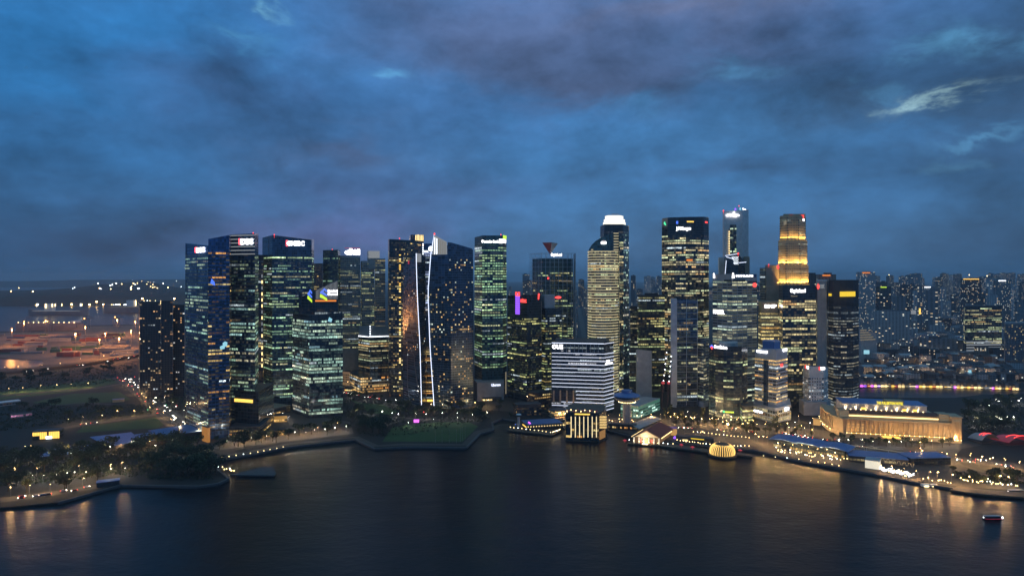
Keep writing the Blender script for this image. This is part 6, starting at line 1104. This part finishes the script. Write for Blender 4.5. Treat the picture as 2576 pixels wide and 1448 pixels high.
# small lamps of terraces and piers: one mesh each
mb = MB(); mb.cyl((0, 0), .07, .07, 0, 2.4, 5); mb.cyl((0, 0), .34, .28, 2.4, 3.0, 6); sl = {}
mbA, mbB = MB(), MB(); mbA.cyl((0, 0), .07, .07, 0, 2.4, 5); mbB.cyl((0, 0), .36, .28, 2.4, 3.1, 6); sp, sa, sw = mbA.mesh('post', METAL), mbB.mesh('globe', LAMP_DOT), mbB.mesh('globe', LAMP_DW)
def terrace_lamp(x, y, where, m=None, z=.2):
    t = thing('globe_lamp', '%s globe lamp %s' % ('cool white' if m is sw else 'warm', where), 'lamp', (*gp(x, y, z), z), 'globe lamps ' + where)
    for nme, me in (('post', sp), ('globe', m or sa)): o = bpy.data.objects.new(nme, me); COL.objects.link(o); o.parent = t
def tl(line, n, where, j=2, m=None):
    for k in range(n):
        t = (k+.5)/n*(len(line)-1); i = min(len(line)-2, int(t)); a, b = line[i], line[i+1]; terrace_lamp(lerp(a[0], b[0], t-i)+R.uniform(-j, j), lerp(a[1], b[1], t-i)+R.uniform(-j, j)*.6, where, m if R.random() < .85 else sw)
tl([(1945, 1134), (2125, 1162)], 44, 'crowding the terrace of the blue roofed arcade', 9); tl([(1905, 1150), (2040, 1164), (2120, 1178)], 9, 'along the water edge below the blue roofed arcade', 1)
tl([(2215, 1182), (2300, 1203)], 34, 'crowding the terrace under the white garlands', 9); tl([(2320, 1206), (2400, 1222)], 10, 'where the right quay turns', 6); tl([(2420, 1214), (2560, 1226)], 26, 'in rows along the long dark pontoon', 5)
tl([(1278, 1078), (1390, 1092), (1410, 1084)], 22, 'edging the dark timber deck', 1); tl([(1700, 1112), (1780, 1122), (1890, 1128)], 22, 'along the boardwalk behind the gold pavilion', 2); tl([(1575, 1112), (1700, 1122)], 10, 'around the pier hall landing', 2)
tl([(548, 1158), (640, 1144), (720, 1128)], 10, 'dotting the left promenade edge', 1); tl([(540, 1180), (575, 1186), (590, 1192)], 10, 'on the footbridge to the pontoon jetty', 4); tl([(1740, 1090), (1890, 1106)], 16, 'along the road wall behind the boardwalk', 1); tl([(1530, 1060), (1600, 1064)], 8, 'at the foot of the mushroom tower', 6)
for k, x in enumerate((1095, 1112, 1130, 1148, 1158, 1164, 1170)):
    X, Y = gp(x, [1113, 1113.5, 1114, 1114, 1110, 1107, 1104][k]); mb = MB(); mb.cyl((X, Y), .14, .08, .12, 15, 6); mb.cyl((X, Y), .25, .2, 15, 15.3, 6); tag(mb.build('flagpole', METAL), 'bare thin white flagpole at the front edge of the waterfront lawn', 'flagpole', 'flagpoles on the waterfront lawn')
CARC = [('white', (.6, .6, .6)), ('black', (.02, .02, .02)), ('silver', (.3, .3, .32)), ('red', (.25, .02, .02)), ('blue', (.03, .06, .2))]; CARM = {n: mat(n + ' car paint', c, .3, .2, na=.05) for n, c in CARC}
def car_parts():
    b = MB(); prof = [(-2.2, .35), (-2.25, .8), (-1.5, .95), (-1.0, 1.42), (.5, 1.42), (1.2, .95), (2.1, .8), (2.2, .35)]
    for_s = [(x, y, z) for y in (-.85, .85) for x, z in prof]; n = len(prof)
    b.add(for_s, [tuple(range(n)), tuple(range(2*n-1, n-1, -1))] + [(i, n+i, n+(i+1) % n, (i+1) % n) for i in range(n)])
    g = MB(); g.prism([(-1.3, -.87), (.9, -.87), (.9, .87), (-1.3, .87)], 1.0, 1.3); w = MB()
    parts = [('cabin_glass', g, G_BLACK)]
    for x in (-1.35, 1.35):
        for y in (-.86, .86): w = MB(); w.add([(x+.33*math.cos(a), y+s*.1, .33+.33*math.sin(a)) for s in (-1, 1) for a in [2*math.pi*i/10 for i in range(10)]], [tuple(range(10)), tuple(range(19, 9, -1))] + [(i, (i+1) % 10, 10+(i+1) % 10, 10+i) for i in range(10)]); parts.append(('wheel', w, C_DARK))
    for y in (-.6, .6): h = MB(); h.box((2.2, y), (1, 0), .12, .22, .5, .85); parts.append(('headlight', h, HEAD)); h = MB(); h.box((-2.25, y), (1, 0), .1, .22, .55, .85); parts.append(('tail_light', h, TAIL))
    return b, [(n_, m.mesh(n_, mm)) for n_, m, mm in parts]
cb, cparts = car_parts(); CBM = {n: cb.mesh('body', m) for n, m in CARM.items()}
def car(x, y, ang, where, z, off=0.0):
    n, _ = R.choice(CARC); X, Y = gp(x, y, z); X -= math.sin(ang)*off; Y += math.cos(ang)*off
    t = thing('car', '%s car with its lights on, %s' % (n, where), 'car', (X, Y, z), 'cars ' + where); t.rotation_euler.z = ang
    for nme, me in [('body', CBM[n])] + cparts: o = bpy.data.objects.new(nme, me); COL.objects.link(o); o.parent = t
def traffic(line, n, z, w, offs):
    for k in range(n):
        t = R.uniform(0, len(line)-1.001); i = int(t); a, b = gp(*line[i]), gp(*line[i+1]); ang = math.atan2(b[1]-a[1], b[0]-a[0]); p = (lerp(line[i][0], line[i+1][0], t-i), lerp(line[i][1], line[i+1][1], t-i))
        o = R.choice(offs); fwd = o < 0; car(p[0], p[1], ang if fwd else ang + math.pi, w[0] if fwd else w[1], z, abs(o) if not fwd else abs(o))
AV = [(308, 952), (335, 968), (382, 1010), (430, 1055), (478, 1098)]
traffic(AV, 44, .17, ('coming down the avenue', 'driving away up the avenue'), (-3, -6.5, -10, -3, -6.5, -10, 3.5, 8)); traffic([(0, 940), (100, 931), (220, 916), (348, 895)], 10, 6.02, ('on the expressway', 'on the expressway'), (-5, 5))
traffic([(2290, 1138), (2400, 1153), (2490, 1164), (2600, 1179)], 22, .29, ('on the right hand causeway', 'on the right hand causeway'), (-3, -8, 3, 8)); traffic([(1700, 1073), (1800, 1078), (1900, 1084), (2000, 1094), (2080, 1106), (2180, 1124)], 18, .21, ('on the road in front of the right hand towers',)*2, (-2.5, -6, 2.5, 6))
traffic([(10, 1256), (60, 1250), (150, 1238), (235, 1224)], 9, .12, ('in the left shore car park',)*2, (-2.5, 2.5)); traffic([(870, 987), (905, 992), (960, 1003)], 12, .11, ('on the busy street in the gap',)*2, (-3, 3, -6, 6)); traffic([(188, 1071), (300, 1056), (390, 1042)], 4, .11, ('on the cross road left of the avenue',)*2, (-3, 3))
def traffic_light(x, y, m, lab):
    X, Y = gp(x, y); t = thing('traffic_light', lab, 'traffic light', (X, Y, 0)); mb = MB(); mb.cyl((X, Y), .12, .1, 0, 5, 6); mb.build('pole', METAL, t); mb = MB(); mb.box((X, Y), (1, 0), .35, .3, 5, 6.3); mb.build('signal_box', C_DARK, t); mb = MB(); mb.box((X, Y-.36), (1, 0), .6, .06, 5.2, 6.4); mb.build('signal_lamp', m, t)
for a in ((372, 1040, L_GREEN, 'green traffic light left of the crossing on the avenue'), (418, 1028, L_GREEN, 'green traffic light right of the crossing on the avenue'), (445, 1030, L_RED, 'red traffic light at the crossing on the avenue'), (296, 957, L_RED, 'red traffic light left of the top of the avenue'), (339, 955, L_RED, 'red traffic light right of the top of the avenue'), (2078, 1062, L_GREEN, 'green traffic light before the pale stone tower'), (1066, 1046, L_RED, 'red traffic light behind the waterfront lawn')): traffic_light(*a)
q = gp(1831, 1090); t = thing('lamp_mast', 'mast with one big orange flood lamp above the boardwalk behind the gold pavilion', 'lamp', (*q, 0)); mb = MB(); mb.cyl(q, .2, .15, 0, 11, 6); mb.build('mast', METAL, t); mb = MB(); mb.cyl(q, 1.1, .8, 11, 12.6, 8); mb.build('flood_lamp', LAMP_O, t)
def mast(x, y, h, where, m=LAMP_S, r=1.3, D=None, name='flood_mast', cat='lamp mast', tone='sodium orange'):
    X, Y = gp(x, y) if D is None else wp(x, D); h = h if D is None else max(6, zt(y, D)); t = thing(name, '%s lit mast %s' % (tone, where), cat, (X, Y, 0), 'masts ' + where)
    mb = MB(); mb.cyl((X, Y), .6, .35, 0, h, 6); mb.build('mast', METAL, t); mb = MB(); mb.cyl((X, Y), r, r*.7, h, h+r*1.2, 8); mb.build('lamp_cluster', m, t)
    if m is LAMP_S: lo = bpy.data.objects.new('flood_light', SODIUM); COL.objects.link(lo); lo.parent = t; lo.location = (0, -2, h - 2)
for x, y in ((30, 870), (60, 850), (115, 842), (215, 862), (265, 884), (295, 838), (330, 875), (250, 905), (190, 885), (340, 845), (300, 900)): mast(x, y, 46, 'over the port yard')
for x, y in ((180, 766), (243, 760), (432, 757), (358, 752), (438, 752), (225, 781), (300, 768), (260, 784)): mast(x, y, 0, 'on the near island across the strait', LAMP_O, 5, 4540)
for k in range(38): x = R.choice([R.uniform(0, 460), R.uniform(250, 460)]); y = R.uniform(704, 728) if x > 230 else R.uniform(716, 735); c = R.random(); mast(x, y, 0, 'twinkling on the far islands', LAMP_DOT if c < .5 else (LAMP_DW if c < .85 else LAMP_O), R.uniform(2.2, 4.6), 4950 + (0 if y > 712 else 5500), 'far_light', 'far light', 'amber' if c < .5 else ('white' if c < .85 else 'orange'))
for k in range(30): x = R.uniform(272, 440); y = R.uniform(765, 785); mast(x, y, 0, 'crowding the refinery on the near island', R.choice([LAMP_DW, LAMP_DOT]), R.uniform(2, 4.2), 4530, 'refinery_light', 'refinery light', 'white')
for k in range(9): x = 2360 - 25*k + R.uniform(-8, 8); x = R.uniform(1590, 1900) if k < 5 else R.uniform(2200, 2560); mast(x, R.uniform(688, 696), 0, 'on the far horizon right of centre', LAMP_DOT, 4, 5600, 'far_light', 'far light', 'amber')
for x, y, L, an in ((250, 868, 60, .1), (300, 862, 46, .1), (180, 893, 40, .2), (290, 878, 70, 0), (90, 868, 50, .1), (225, 850, 46, .1), (40, 884, 44, .2), (150, 858, 54, .1), (320, 890, 44, 0)):
    p = gp(x, y); mb = MB(); mb.box(p, (math.cos(an), math.sin(an)), L/2, 10, 0, R.uniform(6, 9)); t = mb.build('wall', C_GREY); t.name = 'port_shed'; tag(t, 'low grey port shed under the sodium masts of the yard', 'shed', 'sheds in the port yard'); mb = MB(); mb.box(p, (math.cos(an), math.sin(an)), L/2+1, 11, 9.01, 9.8); mb.build('roof', C_BROWN, t)
CONT = [mat('container ' + n, c, .6) for n, c in (('red', (.20, .05, .04)), ('blue', (.04, .08, .18)), ('grey', (.22, .22, .22)), ('green', (.05, .13, .08)))]
for k in range(60):
    x = R.uniform(5, 340); y = R.uniform(843, 900); p = gp(x, y)
    if y > 890 and x < 150: continue
    n = R.choice([0, 1, 2, 3]); u = (math.cos(.12), math.sin(.12)); mb = MB(); L = R.choice([6.1, 12.2, 24.6, 37])
    mb.box(p, u, L, 1.3 + R.choice([0, 2.6, 5.2]), .07, R.choice([2.6, 5.2, 7.8, 10.4])); tag(mb.build('container_stack', CONT[n]), '%s container stack on the port yard, %s' % (('red', 'blue', 'grey', 'green')[n], 'toward the ship' if y < 862 else 'toward the expressway'), 'container stack', 'container stacks in the port yard')
for x, y in ((62, 836), (120, 835), (213, 826), (290, 822)):
    p = gp(x, y); t = thing('quay_crane', 'tall quay crane standing at the %s' % {62: 'stern of the long pale carrier ship', 120: 'middle of the long pale carrier ship', 213: 'bow of the long pale carrier ship', 290: 'empty berth near the dark brown apartment slabs'}[x], 'crane', (*p, 0))
    mb = MB(); [mb.bar((p[0]+a, p[1]+b, 0), (p[0]+a, p[1]+b, 34), 1.6) for a in (-8, 8) for b in (0, 16)]; mb.bar((p[0]-8, p[1], 34), (p[0]+8, p[1], 34), 1.6); mb.bar((p[0]-8, p[1]+16, 34), (p[0]+8, p[1]+16, 34), 1.6); mb.build('portal', METAL, t)
    mb = MB(); mb.bar((p[0], p[1]-14, 36), (p[0], p[1]+52, 36), 2); mb.build('boom', METAL, t); mb = MB(); mb.bar((p[0], p[1]+10, 36), (p[0], p[1]+10, 54), 1.2); mb.bar((p[0], p[1]+10, 54), (p[0], p[1]+48, 37), .7); mb.build('mast', METAL, t)
    mb = MB(); mb.cyl((p[0], p[1]-2), 1.3, 1, 37, 38.5, 6); mb.build('lamp', LAMP_S, t)
# ------------------------------------------------------------------ air between the camera and the far city
hz = MB(); hz.prism([(-20000, -300), (20000, -300), (34000, 30500), (-34000, 30500)], -3.5, 335, bottom=True); 
m = bpy.data.materials.new('haze air'); m.use_nodes = True; t = m.node_tree; t.nodes.clear(); ou = N(t, 'ShaderNodeOutputMaterial'); pv = N(t, 'ShaderNodeVolumePrincipled'); pv.inputs['Color'].default_value = (.80, .88, 1, 1); pv.inputs['Density'].default_value = 6e-5; pv.inputs['Anisotropy'].default_value = .2
t.links.new(pv.outputs[0], ou.inputs['Volume']); tag(hz.build('haze', m), kind='stuff')
